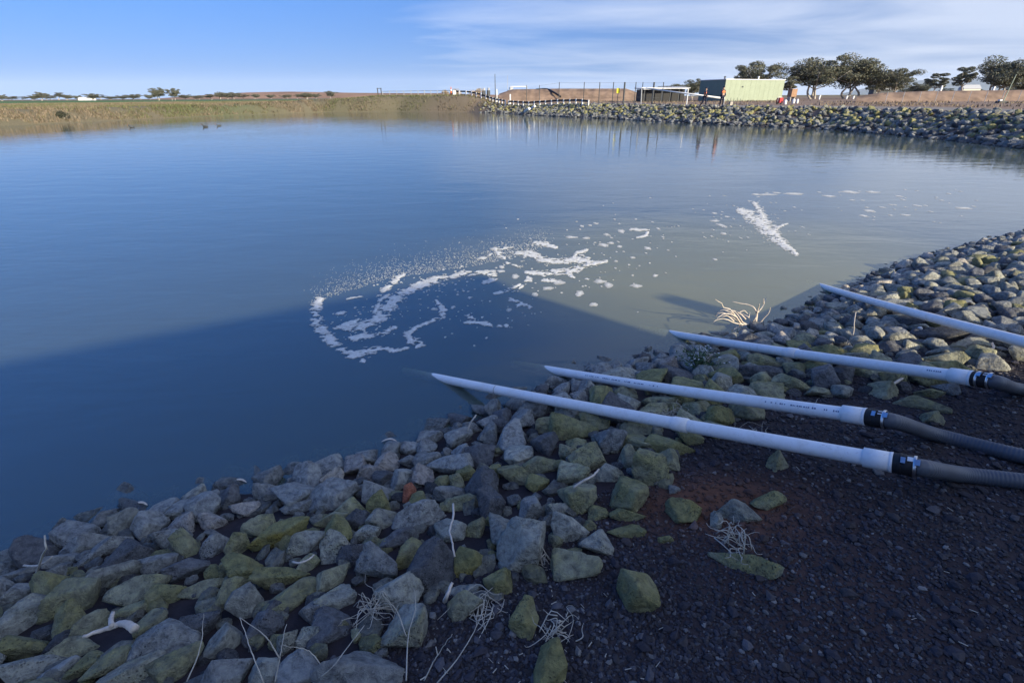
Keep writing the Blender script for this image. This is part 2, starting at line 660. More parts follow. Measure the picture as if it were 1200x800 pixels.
# ------------------------------------------------------------------ ground, one sheet to the horizon
rad = np.concatenate([[0.02], np.geomspace(.25, 15, 190), np.linspace(15.4, 26, 28), np.linspace(26.5, 125, 190), np.geomspace(127, 9000, 60)])
ang = np.concatenate([np.radians(np.linspace(-58, 58, 330)), np.radians(np.linspace(60, 300, 121))])
A, R_ = np.meshgrid(ang, rad)
gx = (R_ * np.sin(A)).ravel()
gy = (R_ * np.cos(A)).ravel()
gz_ = height(gx, gy)
na, nr = len(ang), len(rad)
idx = np.arange(na * nr).reshape(nr, na)
nxt = np.roll(idx, -1, axis=1)
Q = np.stack([idx[:-1], nxt[:-1], nxt[1:], idx[1:]], -1).reshape(-1, 4)[:, ::-1]
gm = mesh_np('ground', np.stack([gx, gy, gz_], 1), Q)
gd = pond_dist(gx, gy)
c = np.zeros((len(gx), 3))
gr = np.hypot(gx, gy)
n1 = fbm(gx * 1.3, gy * 1.3, 21)[:, None]
scoria = np.array([.030, .026, .030]) * (1 - .5 * n1) + np.array([.038, .027, .024]) * n1
red = at_z(850, 545, .75)
red2 = at_z(960, 640, .78)
wr = np.exp(-(((gx - red[0]) / .42) ** 2 + ((gy - red[1]) / .22) ** 2)) + .18 * np.exp(-(((gx - red2[0]) / .5) ** 2 + ((gy - red2[1]) / .4) ** 2))
wr = np.clip(wr * (.5 + n1[:, 0]), 0, 1)[:, None]
c = scoria * (1 - wr) + np.array([.17, .075, .042]) * wr
n2 = fbm(gx * .15, gy * .15, 31)[:, None]
grassy = np.array([.165, .135, .095]) * (1 - n2) + np.array([.125, .12, .065]) * n2
dirt = np.array([.19, .13, .095]) * (1 - n2) + np.array([.24, .18, .14]) * n2
track = np.array([.21, .195, .18])
wfar = sstep(14, 22, gr)[:, None]
wl = sstep(6, -20, gx)[:, None]
farc = dirt * (1 - wl) + grassy * wl
wt = (sstep(3.6, 4.6, gd) * sstep(10.5, 8.5, gd) * sstep(-2, 4, gx))[:, None]
farc = farc * (1 - wt) + track * wt
wg = (sstep(-38, -58, gx) * sstep(76, 88, gy) * sstep(420, 300, gy))[:, None]
farc = farc * (1 - wg) + np.array([.075, .145, .045]) * wg
wlong = sstep(130, 500, gr)[:, None]
farc = farc * (1 - wlong) + (np.array([.20, .15, .09]) * (1 - n2) + np.array([.12, .12, .06]) * n2) * wlong * (1 - wg) + farc * wlong * wg
c = c * (1 - wfar) + farc * wfar
vcol(gm, c)
link('ground', gm, MATS['ground'], kind='structure', label='dark scoria gravel bank and dry open ground around the pond')

# ------------------------------------------------------------------ water: a closed body following the shoreline, 0.25 m under the banks
NP = len(POLY)
rng_pts = np.concatenate([np.linspace(POLY[i], POLY[(i + 1) % NP], 6, endpoint=False) for i in range(NP)])
cen = rng_pts.mean(0)


def grow(P, d):
    a = np.roll(P, 1, 0)
    b = np.roll(P, -1, 0)
    tv = b - a
    tv /= np.linalg.norm(tv, axis=1)[:, None]
    nrm_ = np.stack([tv[:, 1], -tv[:, 0]], 1)
    area = np.sum(P[:, 0] * np.roll(P[:, 1], -1) - np.roll(P[:, 0], -1) * P[:, 1])
    return P + nrm_ * d * (1 if area > 0 else -1)


import bmesh
bm = bmesh.new()
ring = grow(rng_pts, .3)
top = [bm.verts.new((p[0], p[1], 0.0)) for p in ring]
f = bm.faces.new(top)
ex = bmesh.ops.extrude_face_region(bm, geom=[f])
for v in ex['geom']:
    if isinstance(v, bmesh.types.BMVert):
        v.co.z = -3.2
bmesh.ops.triangulate(bm, faces=[q for q in bm.faces if len(q.verts) > 4])
bmesh.ops.recalc_face_normals(bm, faces=bm.faces)
wm = bpy.data.meshes.new('water')
bm.to_mesh(wm)
bm.free()
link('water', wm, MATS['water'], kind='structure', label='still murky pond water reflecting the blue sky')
#@@SETTING

# ------------------------------------------------------------------ unseen shed behind the photographer, shaped to cast the shade on the water
sB = at_z(560, 321, 0)[:2]
sA = at_z(0, 425, 0)[:2]
uu = (sA - sB) / np.linalg.norm(sA - sB)
P0 = sB + SUN_AZ * 13.0
ztop = 13.0 * math.tan(SUN_EL)
vv = np.array([-uu[1], uu[0]])
if vv @ SUN_AZ < 0:
    vv = -vv
gb = hz(*P0) - .05
L_, W_ = 19.0, 6.0
shed = empty('shade_shed', (P0[0], P0[1], gb), 0, 'unseen long steel shed behind the photographer, shaped to cast shade on the bank', 'shed')
Bs = np.array([[uu[0], uu[1], 0], [vv[0], vv[1], 0], [0, 0, 1]])
Hs = ztop - gb
c0 = uu * L_ / 2 + vv * W_ / 2
MATS['shed'] = plain('cream_steel', (.55, .52, .43), .6, .08, 2)
MB().box((c0[0], c0[1], (Hs - .14) / 2), (L_ - .2, W_ - .2, Hs - .14), basis=Bs).build('wall', MATS['shed'], shed)
MB().box((c0[0], c0[1], Hs - .07), (L_, W_, .14), basis=Bs).build('roof', MATS['grey_metal'], shed)
pd = uu * 5 - vv * -.07
MB().box((pd[0], pd[1], 1.05), (1.0, .06, 2.1), basis=Bs).build('door', MATS['dark_metal'], shed)
for k in (8.5, 12, 15.5):
    pd = uu * k + vv * .07
    MB().box((pd[0], pd[1], 1.7), (1.4, .06, 1.0), basis=Bs).build('window', MATS['dark_metal'], shed)
tip = at_z(785, 350, 0)[:2] + SUN_AZ * 8.0  # unseen post, added to throw the dark streak across the water
zt = 8.0 * math.tan(SUN_EL)
zg = hz(*tip)
MB().box((0, 0, (zt - zg) / 2 - .1), (.26, .26, zt - zg + .2), rz=.6).build('shadow_post', MATS['bark'], None, loc=(tip[0], tip[1], zg),
    label='unseen square timber post added beside the shed to cast a shadow streak', cat='post')

# ------------------------------------------------------------------ discharge pipes
PR = .040


def lerp(a, b, t):
    return a + (b - a) * t


def polyline(pts, n):
    """smooth curve through points (centripetal Catmull-Rom), n samples"""
    P = np.asarray(pts, float)
    P = np.concatenate([2 * P[:1] - P[1:2], P, 2 * P[-1:] - P[-2:-1]])
    T = np.concatenate([[0], np.cumsum(np.linalg.norm(np.diff(P, axis=0), axis=1) ** .5 + 1e-9)])
    out = []
    for u in np.linspace(T[1], T[-2] - 1e-9, n):
        k = int(np.clip(np.searchsorted(T, u, 'right') - 1, 1, len(P) - 3))
        t0, t1, t2, t3 = T[k - 1:k + 3]
        p0, p1, p2, p3 = P[k - 1:k + 3]
        a1 = p0 * (t1 - u) / (t1 - t0) + p1 * (u - t0) / (t1 - t0)
        a2 = p1 * (t2 - u) / (t2 - t1) + p2 * (u - t1) / (t2 - t1)
        a3 = p2 * (t3 - u) / (t3 - t2) + p3 * (u - t2) / (t3 - t2)
        b1 = a1 * (t2 - u) / (t2 - t0) + a2 * (u - t0) / (t2 - t0)
        b2 = a2 * (t3 - u) / (t3 - t1) + a3 * (u - t1) / (t3 - t1)
        out.append(b1 * (t2 - u) / (t2 - t1) + b2 * (u - t1) / (t2 - t1))
    return np.array(out)


def frame_of(d):
    d = d / np.linalg.norm(d)
    x = np.cross([0, 0, 1.0], d)
    x /= np.linalg.norm(x)
    return d, x, np.cross(d, x)


def pipe(tip_px, end_px, end_z, label, sockets=(), rings=(), hose=None, marks=()):
    a = at_z(*tip_px, 0.0)
    b = at_z(*end_px, end_z)
    d = (b - a) / np.linalg.norm(b - a)
    a0 = a - d * .62
    root = empty('discharge_pipe', tuple(b * [1, 1, 0] + [0, 0, hz(b[0], b[1])]), 0, label, 'pipe', 'white discharge pipes laid into the pond')
    off = -np.array(root.location)
    D, X, Y = frame_of(d)
    # the pipe: thick walled, open end under water, a slight sag over its length
    sag = .018
    L = np.linalg.norm(b - a0)
    tt = np.linspace(0, 1, 40)
    cl = a0[None] + (b - a0)[None] * tt[:, None]
    cl[:, 2] -= sag * np.sin(np.pi * tt)

    def along(t):
        return np.array([np.interp(t, tt, cl[:, k]) for k in range(3)])
    MB().tube(cl + off, PR, 28, caps=False).build('pipe', MATS['pvc'], root, True)
    MB().tube(cl[:6] + off, PR - .003, 28, caps=False).build('inner_wall', MATS['pvc'], root, True)

    def tpix(px):                               # share of the length at a pixel column
        P = pix(cl)
        return float(np.interp(px, P[:, 0], tt))
    for px in sockets:
        t = tpix(px)
        q = [along(t + k / L) for k in (-.105, -.10, -.085, 0, .002)]
        MB().tube(np.array(q) + off, [PR + .0005, PR + .003, PR + .0065, PR + .0065, PR + .0005], 28, caps=False).build('socket', MATS['pvc'], root, True)
    for px in rings:
        t = tpix(px)
        MB().tube(np.array([along(t + k / L) for k in (-.006, -.005, .001, .002)]) + off, [PR, PR + .0015, PR + .0015, PR], 28, caps=False).build('joint_line', MATS['straw'], root, True)
    for t0, t1, n in marks:
        # faded line of print on the upper flank, too worn to read
        ta, tb = tpix(t0), tpix(t1)
        side = X if (X @ (CP - b)) > 0 else -X
        for k in range(n):
            if random.random() < .22:
                continue
            t = ta + (tb - ta) * (k + random.uniform(-.15, .15)) / n
            ph = math.radians(38)
            nrm_ = side * math.cos(ph) + np.array([0, 0, 1]) * math.sin(ph)
            nrm_ -= D * (nrm_ @ D)
            nrm_ /= np.linalg.norm(nrm_)
            w = np.cross(nrm_, D)
            wl = (tb - ta) * L / n * random.uniform(.35, .75)
            MB().box(along(t) + nrm_ * (PR + .0006) + off, (wl, .011 * random.uniform(.5, 1), .0012), basis=np.array([D, w, nrm_])).build('print_mark', MATS['ink'], root)
    if hose:
        q0 = along(1)
        def seg(name, s0, s1, r0, r1, m, n=28, prof=None):
            pts = [q0 + D * s0, q0 + D * (s0 + .002), q0 + D * (s1 - .002), q0 + D * s1]
            return MB().tube(np.array(pts) + off, [r0, r1, r1, r0], n).build(name, m, root, True)
        seg('socket', -.11, .0, PR, PR + .009, MATS['pvc'])
        seg('socket_rim', -.004, .012, PR + .006, PR + .0105, MATS['pvc'])
        rb = seg('rubber_coupling', .010, .105, PR + .004, PR + .010, MATS['black_rubber'])
        cl1 = seg('hose_clamp', .032, .046, PR + .010, PR + .0125, MATS['steel'] if len(hose) % 2 else MATS['black_rubber'])
        cl2 = seg('hose_clamp', .088, .102, PR + .010, PR + .0125, MATS['steel'])
        side = X if (X @ (CP - b)) > 0 else -X
        for s0, c_ in ((.04, cl1), (.095, cl2)):
            nn = side * .62 + np.array([0, 0, 1]) * .78
            nn /= np.linalg.norm(nn)
            MB().box(q0 + D * s0 + nn * (PR + .016) + off, (.018, .03, .012), basis=np.array([D, np.cross(nn, D), nn])).build('clamp_screw', MATS['steel'], c_)
        nn = side * .35 + np.array([0, 0, 1]) * .93
        nn /= np.linalg.norm(nn)
        MB().box(q0 + D * .066 + nn * (PR + .0108) + off, (.022, .026, .0015), basis=np.array([D, np.cross(nn, D), nn])).build('maker_sticker', MATS['white_paint'], root)
        pts = [q0 + D * .05, q0 + D * .115]
        for (hx, hy) in hose:
            g = on_ground(hx, hy, PR + .004)
            pts.append(g)
        hp = polyline(pts, 420)
        ln = np.concatenate([[0], np.cumsum(np.linalg.norm(np.diff(hp, axis=0), axis=1))])
        rr = PR + .001 + .0022 * np.sin(ln * 2 * np.pi / .017)
        nring = int(ln[-1] / .0043)
        li = np.linspace(0, ln[-1], min(nring, 900))
        hp2 = np.stack([np.interp(li, ln, hp[:, k]) for k in range(3)], 1)
        MB().tube(hp2 + off, PR + .0015 + .0010 * np.sin(li * 2 * np.pi / .0172), 20).build('hose', MATS['hose'], root, True)
    return root


pipe((518, 443), (1043, 541), .79, 'long white plastic pipe with two joints and grey hose laid over bare red soil', sockets=(806,), rings=(582,),
     hose=[(1130, 556), (1200, 564), (1300, 576), (1450, 590)])
pipe((647, 433), (1013, 488), .785, 'white plastic pipe with faded print along it and no joint before its grey hose', rings=(),
     hose=[(1100, 510), (1200, 535), (1300, 556), (1450, 580), ], marks=[(690, 776, 46), (900, 925, 10), (930, 1000, 26)])
pipe((792, 391), (1138, 443), .80, 'white plastic pipe running past the small flowering plant to a grey hose', sockets=(934,),
     hose=[(1200, 457), (1300, 474), (1420, 488)], marks=[(1088, 1108, 8)])
pipe((966, 336), (1275, 420), .95, 'white plastic pipe crossing the sunlit stones with no hose in sight', sockets=())

# ------------------------------------------------------------------ stones
def ico(sub):
    b_ = bmesh.new()
    bmesh.ops.create_icosphere(b_, subdivisions=sub, radius=1.0)
    V = np.array([v.co[:] for v in b_.verts])
    F = np.array([[v.index for v in f_.verts] for f_ in b_.faces])
    b_.free()
    return V, F


ICO = {k: ico(k) for k in (1, 2, 3, 4, 5)}


def n3(P, s, sc):
    a = P * sc
    return (vnoise(a[:, 0] + 31.7 * s, a[:, 1] + .37 * a[:, 2] * 1.7, s) + vnoise(a[:, 1] + 11.3 * s, a[:, 2] - .41 * a[:, 0], s + 5)
            + vnoise(a[:, 2] + 5.1 * s, a[:, 0] + .29 * a[:, 1], s + 9)) / 3 - .5


def rock_shape(seed, sub, planes=13, sharp=18):
    r = np.random.default_rng(seed)
    V, F = ICO[sub]
    kf = np.arange(planes) + .5
    ph = np.arccos(1 - 2 * kf / planes)
    th = np.pi * (1 + 5 ** .5) * kf + r.uniform(0, 6.28)
    nn = np.stack([np.cos(th) * np.sin(ph), np.sin(th) * np.sin(ph), np.cos(ph)], 1) + r.normal(0, .32, (planes, 3))
    nn = nn @ np.array(Matrix.Rotation(r.uniform(0, 6.28), 3, 'X') @ Matrix.Rotation(r.uniform(0, 6.28), 3, 'Y'))
    nn /= np.linalg.norm(nn, axis=1)[:, None]
    h = r.uniform(.55, .95, planes)
    d = np.maximum(V @ nn.T, 0) / h
    rr = (np.sum(d ** sharp, 1) + .66 ** sharp) ** (-1 / sharp)
    if sub >= 3:
        rr = rr * (1 + .07 * n3(V, seed, 1.6) + .06 * n3(V, seed + 3, 4.5) + .05 * n3(V, seed + 7, 10.0) + .04 * n3(V, seed + 8, 23.0))
    P = V * rr[:, None]
    lo, hi = P.min(0), P.max(0)
    P = (P - (lo + hi) / 2) / ((hi - lo) / 2)
    return P, F


NPROTO = 30
ROCKS = []
for k in range(NPROTO):
    P, F = rock_shape(100 + k, 4, planes=7 + (k * 5) % 6, sharp=[40, 60, 90][k % 3])
    me = mesh_np('rock', P, F)
    me.materials.append(MATS['rock'])
    ROCKS.append(me)

TONES = {  # base colour and how much lichen covers it
    's': ((.31, .318, .305), .10), 'o': ((.36, .355, .25), .62), 'b': ((.41, .39, .25), .84), 'y': ((.50, .41, .16), 1.0),
    'd': ((.14, .143, .15), .12), 'p': ((.40, .36, .32), .08), 'r': ((.50, .19, .12), .25), 'g': ((.36, .36, .31), .42),
    'w': ((.56, .50, .41), .10)}
# stones that can be told apart: pixel centre, width, height, tilt (degrees, rising right), tone
HAND = [
    (83, 701, 64, 46, 33, 'o'), (78, 731, 44, 38, 50, 'o'), (27, 723, 60, 44, 30, 'g'), (108, 731, 42, 28, 20, 'o'), (135, 676, 58, 31, 12, 'g'),
    (164, 692, 66, 34, 24, 'o'), (155, 719, 44, 26, 12, 'o'), (74, 658, 40, 19, 5, 's'), (103, 636, 50, 27, 20, 's'), (130, 641, 42, 24, 35, 's'),
    (104, 656, 36, 14, 42, 's'), (200, 633, 48, 27, -12, 's'), (221, 642, 50, 20, 48, 'o'), (196, 750, 74, 46, 5, 's'), (36, 761, 60, 26, -4, 'o'),
    (38, 787, 70, 34, 12, 'g'), (68, 788, 44, 22, 30, 's'), (86, 761, 52, 28, 12, 'o'), (97, 783, 40, 34, 10, 'o'), (135, 776, 66, 30, 30, 'o'),
    (162, 789, 74, 34, 25, 'g'), (210, 778, 54, 40, 40, 'o'), (61, 677, 30, 22, 30, 's'), (27, 672, 42, 15, 15, 's'), (18, 700, 54, 30, 28, 's'),
    (185, 661, 42, 24, 22, 's'), (218, 668, 48, 27, 10, 'd'), (203, 696, 54, 27, 8, 'o'), (177, 734, 38, 30, 45, 'o'), (271, 582, 26, 24, 40, 'd'),
    (312, 579, 38, 24, -25, 's'), (291, 598, 42, 20, 4, 'p'), (248, 614, 36, 23, -10, 'p'), (329, 628, 68, 33, 30, 'y'), (303, 617, 32, 38, 60, 'o'),
    (358, 636, 52, 31, 32, 'g'), (389, 648, 34, 48, 75, 'g'), (414, 652, 36, 30, -8, 'd'), (328, 678, 64, 27, 3, 'b'), (344, 697, 68, 33, 14, 'o'),
    (390, 678, 46, 28, 34, 'o'), (393, 702, 46, 31, 8, 'g'), (270, 696, 30, 40, 65, 'o'), (290, 708, 46, 34, 52, 'g'), (391, 560, 24, 26, 60, 'w'),
    (413, 595, 40, 26, -8, 'o'), (353, 595, 46, 18, 6, 's'), (389, 611, 40, 21, 12, 'o'), (439, 663, 52, 36, 50, 's'), (467, 695, 56, 52, 0, 'g'),
    (508, 667, 54, 64, 60, 'd'), (552, 660, 40, 41, 10, 'y'), (608, 644, 54, 78, 70, 'g'), (586, 683, 40, 36, -20, 'b'), (477, 740, 62, 50, 42, 'g'),
    (387, 733, 50, 44, 10, 'd'), (614, 726, 34, 52, 85, 'b'), (545, 710, 42, 33, 15, 'o'), (545, 692, 46, 15, 15, 'g'), (352, 783, 52, 40, 12, 's'),
    (362, 749, 34, 30, 40, 'g'), (642, 780, 48, 44, 25, 'b'), (480, 648, 38, 32, 20, 'b'), (491, 605, 62, 36, 8, 's'), (481, 579, 19, 27, 80, 'r'),
    (444, 592, 29, 36, 80, 'b'), (469, 565, 25, 36, 65, 's'), (541, 590, 40, 21, 8, 'o'), (577, 594, 32, 54, -80, 'd'), (604, 558, 44, 26, -8, 'o'),
    (548, 555, 29, 20, 0, 'b'), (578, 554, 22, 21, 0, 'b'), (629, 568, 26, 22, -20, 'b'), (632, 545, 46, 22, 4, 'o'), (539, 512, 31, 25, 30, 's'),
    (575, 511, 27, 25, 45, 's'), (500, 541, 33, 26, -8, 's'), (432, 556, 34, 24, 30, 'p'), (618, 601, 38, 32, 35, 's'), (518, 567, 20, 23, 70, 'o'),
    (536, 567, 16, 24, -75, 'o'), (671, 504, 56, 33, -10, 'b'), (762, 554, 42, 54, 82, 'o'), (638, 521, 33, 30, 0, 'd'), (710, 556, 40, 25, 12, 'g'),
    (680, 584, 44, 36, 20, 'o'), (667, 533, 32, 20, -40, 'o'), (785, 524, 58, 26, -8, 'b'), (689, 457, 23, 22, 60, 's'), (738, 538, 26, 31, 55, 'o'),
    (850, 443, 38, 25, 0, 'b'), (822, 447, 19, 17, 0, 'o'), (775, 472, 44, 20, 6, 'o'), (745, 695, 54, 50, -40, 'b'), (800, 597, 42, 32, 15, 'b'),
    (866, 601, 48, 30, -12, 'g'), (872, 660, 78, 25, -18, 'o'), (839, 613, 14, 27, 75, 'g'), (912, 543, 24, 31, 70, 'o'), (900, 586, 38, 23, -5, 'o'),
    (735, 605, 42, 16, -8, 'b'), (734, 623, 44, 17, 0, 'b'), (780, 632, 18, 9, 0, 'b'), (664, 622, 46, 33, -30, 'g'), (675, 661, 60, 35, 0, 'o'),
    (1078, 472, 56, 17, -8, 'o'), (1092, 490, 23, 18, 0, 'o'), (1088, 462, 30, 14, -5, 'o'), (1108, 456, 26, 15, 0, 's'), (1105, 421, 46, 20, 0, 'o'),
    (891, 439, 46, 22, -5, 'd'), (927, 451, 42, 24, -10, 'o'), (1017, 435, 42, 21, -12, 'o'), (1137, 405, 48, 20, 4, 'g'), (1098, 393, 58, 21, 3, 'd'),
    (700, 601, 26, 20, 10, 'o'), (652, 600, 30, 26, 40, 'g'), (598, 660, 16, 20, 0, 'd'), (530, 622, 40, 30, 10, 'g'), (556, 622, 22, 34, 80, 'o'),
    (430, 626, 34, 22, 15, 'g'), (462, 632, 36, 22, 8, 'd'), (360, 660, 28, 20, 20, 'o'), (250, 640, 34, 26, 40, 's'), (280, 640, 30, 30, 60, 'o'),
    (240, 690, 54, 20, 22, 'o'), (262, 756, 44, 40, 40, 'g'), (308, 738, 34, 44, 60, 'd'), (262, 792, 64, 44, 40, 's'), (322, 716, 30, 26, 30, 'd'),
    (336, 752, 24, 30, 70, 'g'), (365, 718, 28, 26, 0, 's'), (232, 735, 46, 30, 10, 'd'), (310, 788, 40, 36, 30, 'g'), (426, 742, 26, 18, 20, 'o')]

stone_items = []        # (centre, basis rows (3,3) scaled, tone, size, from_hand, proto)
kk = 0
for (x, y, w, h, tl, tone) in HAND:
    g = on_ground(x, y, 0)
    Z = (g - CP) @ _F
    a_, b_ = w / 2 * Z / FPX, h / 2 * Z / FPX
    c_ = min(a_, b_) * random.uniform(.75, 1.0)
    g = on_ground(x, y, .6 * min(b_, c_))
    Z2 = (g - CP) @ _F
    a_, b_, c_ = a_ * Z2 / Z * 1.04, b_ * Z2 / Z * 1.04, c_ * Z2 / Z
    d = ray(x, y)
    d = d / np.linalg.norm(d)
    e1 = CR - d * (CR @ d)
    e1 /= np.linalg.norm(e1)
    e2 = np.cross(e1, d)
    if e2 @ CU < 0:
        e2 = -e2
    t = math.radians(tl)
    f1 = e1 * math.cos(t) + e2 * math.sin(t)
    f2 = -e1 * math.sin(t) + e2 * math.cos(t)
    if abs(tl) > 45:
        a_, b_ = b_, a_
    stone_items.append([g, np.array([f1 * a_, f2 * b_, np.cross(f1, f2) * c_]), tone, (a_ + b_ + c_) / 3, True, kk])
    kk += 1

# the rest of the stone bank is packed between them
gravel_px = [(430, 830), (440, 770), (520, 730), (600, 700), (640, 680), (700, 640), (730, 620), (735, 590), (790, 575), (790, 550), (800, 520), (870, 500), (900, 470),
             (1010, 465), (1080, 450), (1120, 440), (1240, 420), (1330, 400)]
GP = np.array([on_ground(*p)[:2] for p in gravel_px])


def in_bank(x, y, d):
    """True where the ground carries the stone bank"""
    P = pix(np.stack([x, y, height(x, y)], 1))
    lim = np.interp(P[:, 0], [p[0] for p in gravel_px], [p[1] for p in gravel_px])
    ok = (P[:, 1] < lim) | (P[:, 0] < 430)
    return ok & (d > -.36) & (P[:, 2] > .3) & (d < 3.4)


cx = RNG.uniform(-4.6, 13.5, 90000)
cy = RNG.uniform(-.6, 13.0, 90000)
cd = pond_dist(cx, cy)
ok = (cd > -.34) & (cd < 3.6)
cx, cy, cd = cx[ok], cy[ok], cd[ok]
ok = in_bank(cx, cy, cd)
PX = pix(np.stack([cx, cy, height(cx, cy)], 1))
ok &= (PX[:, 0] > -60) & (PX[:, 0] < 1290) & (PX[:, 1] < 900)
cx, cy, cd = cx[ok], cy[ok], cd[ok]
placed = np.array([[it[0][0], it[0][1], it[3] * 1.15] for it in stone_items])
px_, py_, pr_ = [list(placed[:, k]) for k in range(3)]
PLX = np.zeros(4000)
PLY = np.zeros(4000)
PLR = np.zeros(4000)
n_pl = len(px_)
PLX[:n_pl], PLY[:n_pl], PLR[:n_pl] = px_, py_, pr_
for phase, (rlo, rhi, tries, gap) in enumerate([(.10, .14, 5000, .82), (.075, .11, 9000, .82), (.045, .075, 14000, .84)]):
    base_i = [0, 5000, 14000][phase]
    for i in range(base_i, min(base_i + tries, len(cx))):
        r = random.uniform(rlo, rhi)
        if cd[i] < .25:
            r *= .8
        if cx[i] > 2.9 and cy[i] > 3.6:
            r *= .82
        if np.any((PLX[:n_pl] - cx[i]) ** 2 + (PLY[:n_pl] - cy[i]) ** 2 < (gap * (PLR[:n_pl] + r)) ** 2):
            continue
        if n_pl >= 3900:
            break
        PLX[n_pl], PLY[n_pl], PLR[n_pl] = cx[i], cy[i], r
        n_pl += 1
        u = random.random()
        wet = cd[i] + .35 * (vnoise(np.array([cx[i] * 1.5]), np.array([cy[i] * 1.5]), 77)[0] - .5) < .62
        if cx[i] > 2.9 and cy[i] > 3.6 and u < .45:
            tone = 'w' if u < .07 else ('d' if u < .18 else 'g')
        elif wet:
            tone = 's' if u < .74 else ('p' if u < .82 else ('d' if u < .92 else 'g'))
        else:
            tone = 'o' if u < .46 else ('g' if u < .68 else ('b' if u < .84 else ('s' if u < .92 else 'd')))
        e = np.array([r * random.uniform(.95, 1.45), r * random.uniform(.8, 1.1), r * random.uniform(.55, .85)])
        q = Matrix.Rotation(random.uniform(0, 6.28), 3, 'Z') @ Matrix.Rotation(random.uniform(-.5, .5), 3, 'X') @ Matrix.Rotation(random.uniform(-.5, .5), 3, 'Y')
        B = np.array(q).T * e[:, None]
        z = hz(cx[i], cy[i]) * (1 if cd[i] > 0 else .8) + e[2] * .45
        stone_items.append([np.array([cx[i], cy[i], z]), B, tone, r, False, kk])
        kk += 1

# stones under a pipe lie low enough to carry it
PIPES3 = [(at_z(518, 443, 0), at_z(1043, 541, .79)), (at_z(647, 433, 0), at_z(1013, 488, .785)), (at_z(792, 391, 0), at_z(1138, 443, .80)), (at_z(966, 336, 0), at_z(1275, 420, .95))]


def seat_under_pipes(g, B):
    for a, b in PIPES3:
        dv = b[:2] - a[:2]
        t = float(np.clip((g[:2] - a[:2]) @ dv / (dv @ dv), -.2, 1.35))
        q = a + (b - a) * t
        near_ = np.hypot(*(g[:2] - q[:2]))
        nx = np.linalg.norm(B[:, :2], axis=1).max()
        if near_ < nx * .85 + PR:
            ext = np.linalg.norm(B[:, 2])
            drop = math.sqrt(max(0.0, 1 - (near_ / (nx + PR)) ** 2))
            top = q[2] - PR - .012
            if g[2] + ext * drop > top:
                g[2] = top - ext * drop
    return g


for it in stone_items:
    seat_under_pipes(it[0], it[1])
# size in the picture decides which stones are things of their own
for it in stone_items:
    p = pix(it[0][None])[0]
    vis = (-20 < p[0] < 1220) and (p[1] < 815)
    it.append(it[3] / p[2] if vis else 0)
    it.append(p)
hand_n = sum(1 for it in stone_items if it[4])
rest = sorted([it for it in stone_items if not it[4]], key=lambda t_: -t_[6])
single = [it for it in stone_items if it[4]] + rest[:298 - hand_n]
mass = rest[298 - hand_n:]

TONE_WORD = {'s': 'slate grey', 'o': 'mossy olive', 'b': 'bright olive lichen-covered', 'y': 'yellow lichen-covered', 'd': 'near-black', 'p': 'pinkish grey', 'r': 'rust red',
             'g': 'grey-green', 'w': 'pale buff'}
PIPE_LINES = [((518, 443), (1043, 541), 'two-jointed pipe'), ((647, 433), (1013, 488), 'printed pipe'), ((792, 391), (1138, 443), 'pipe by the plant'),
              ((966, 336), (1275, 420), 'pipe on sunlit stones')]


def where(p, g, d):
    for (x0, y0), (x1, y1), nm in PIPE_LINES:
        if x0 < p[0] < x1:
            yl = y0 + (y1 - y0) * (p[0] - x0) / (x1 - x0)
            if yl - 12 < p[1] < yl + 34:
                return 'under the ' + nm
            if yl + 34 <= p[1] < yl + 60:
                return 'just in front of the ' + nm
    lim = np.interp(p[0], [q[0] for q in gravel_px], [q[1] for q in gravel_px])
    if d < .06:
        return 'standing in the shallow water'
    if d < .34:
        return 'at the waterline'
    if p[0] > 430 and p[1] > lim + 22:
        return 'lying alone on dark gravel'
    if p[0] > 430 and p[1] > lim - 28:
        return 'where the stones meet the gravel'
    if d < .8:
        return 'on the lower stone bank'
    if d < 1.3:
        return 'halfway up the stone bank'
    return 'high on the stone bank'


def shape_word(B):
    e = sorted(np.linalg.norm(B, axis=1))
    if e[2] > 1.75 * e[1]:
        return 'long'
    if e[0] < .55 * e[1]:
        return 'flat'
    if e[2] < 1.25 * e[0]:
        return 'chunky'
    if e[2] > 1.4 * e[1]:
        return 'wedge-shaped'
    return 'angular'


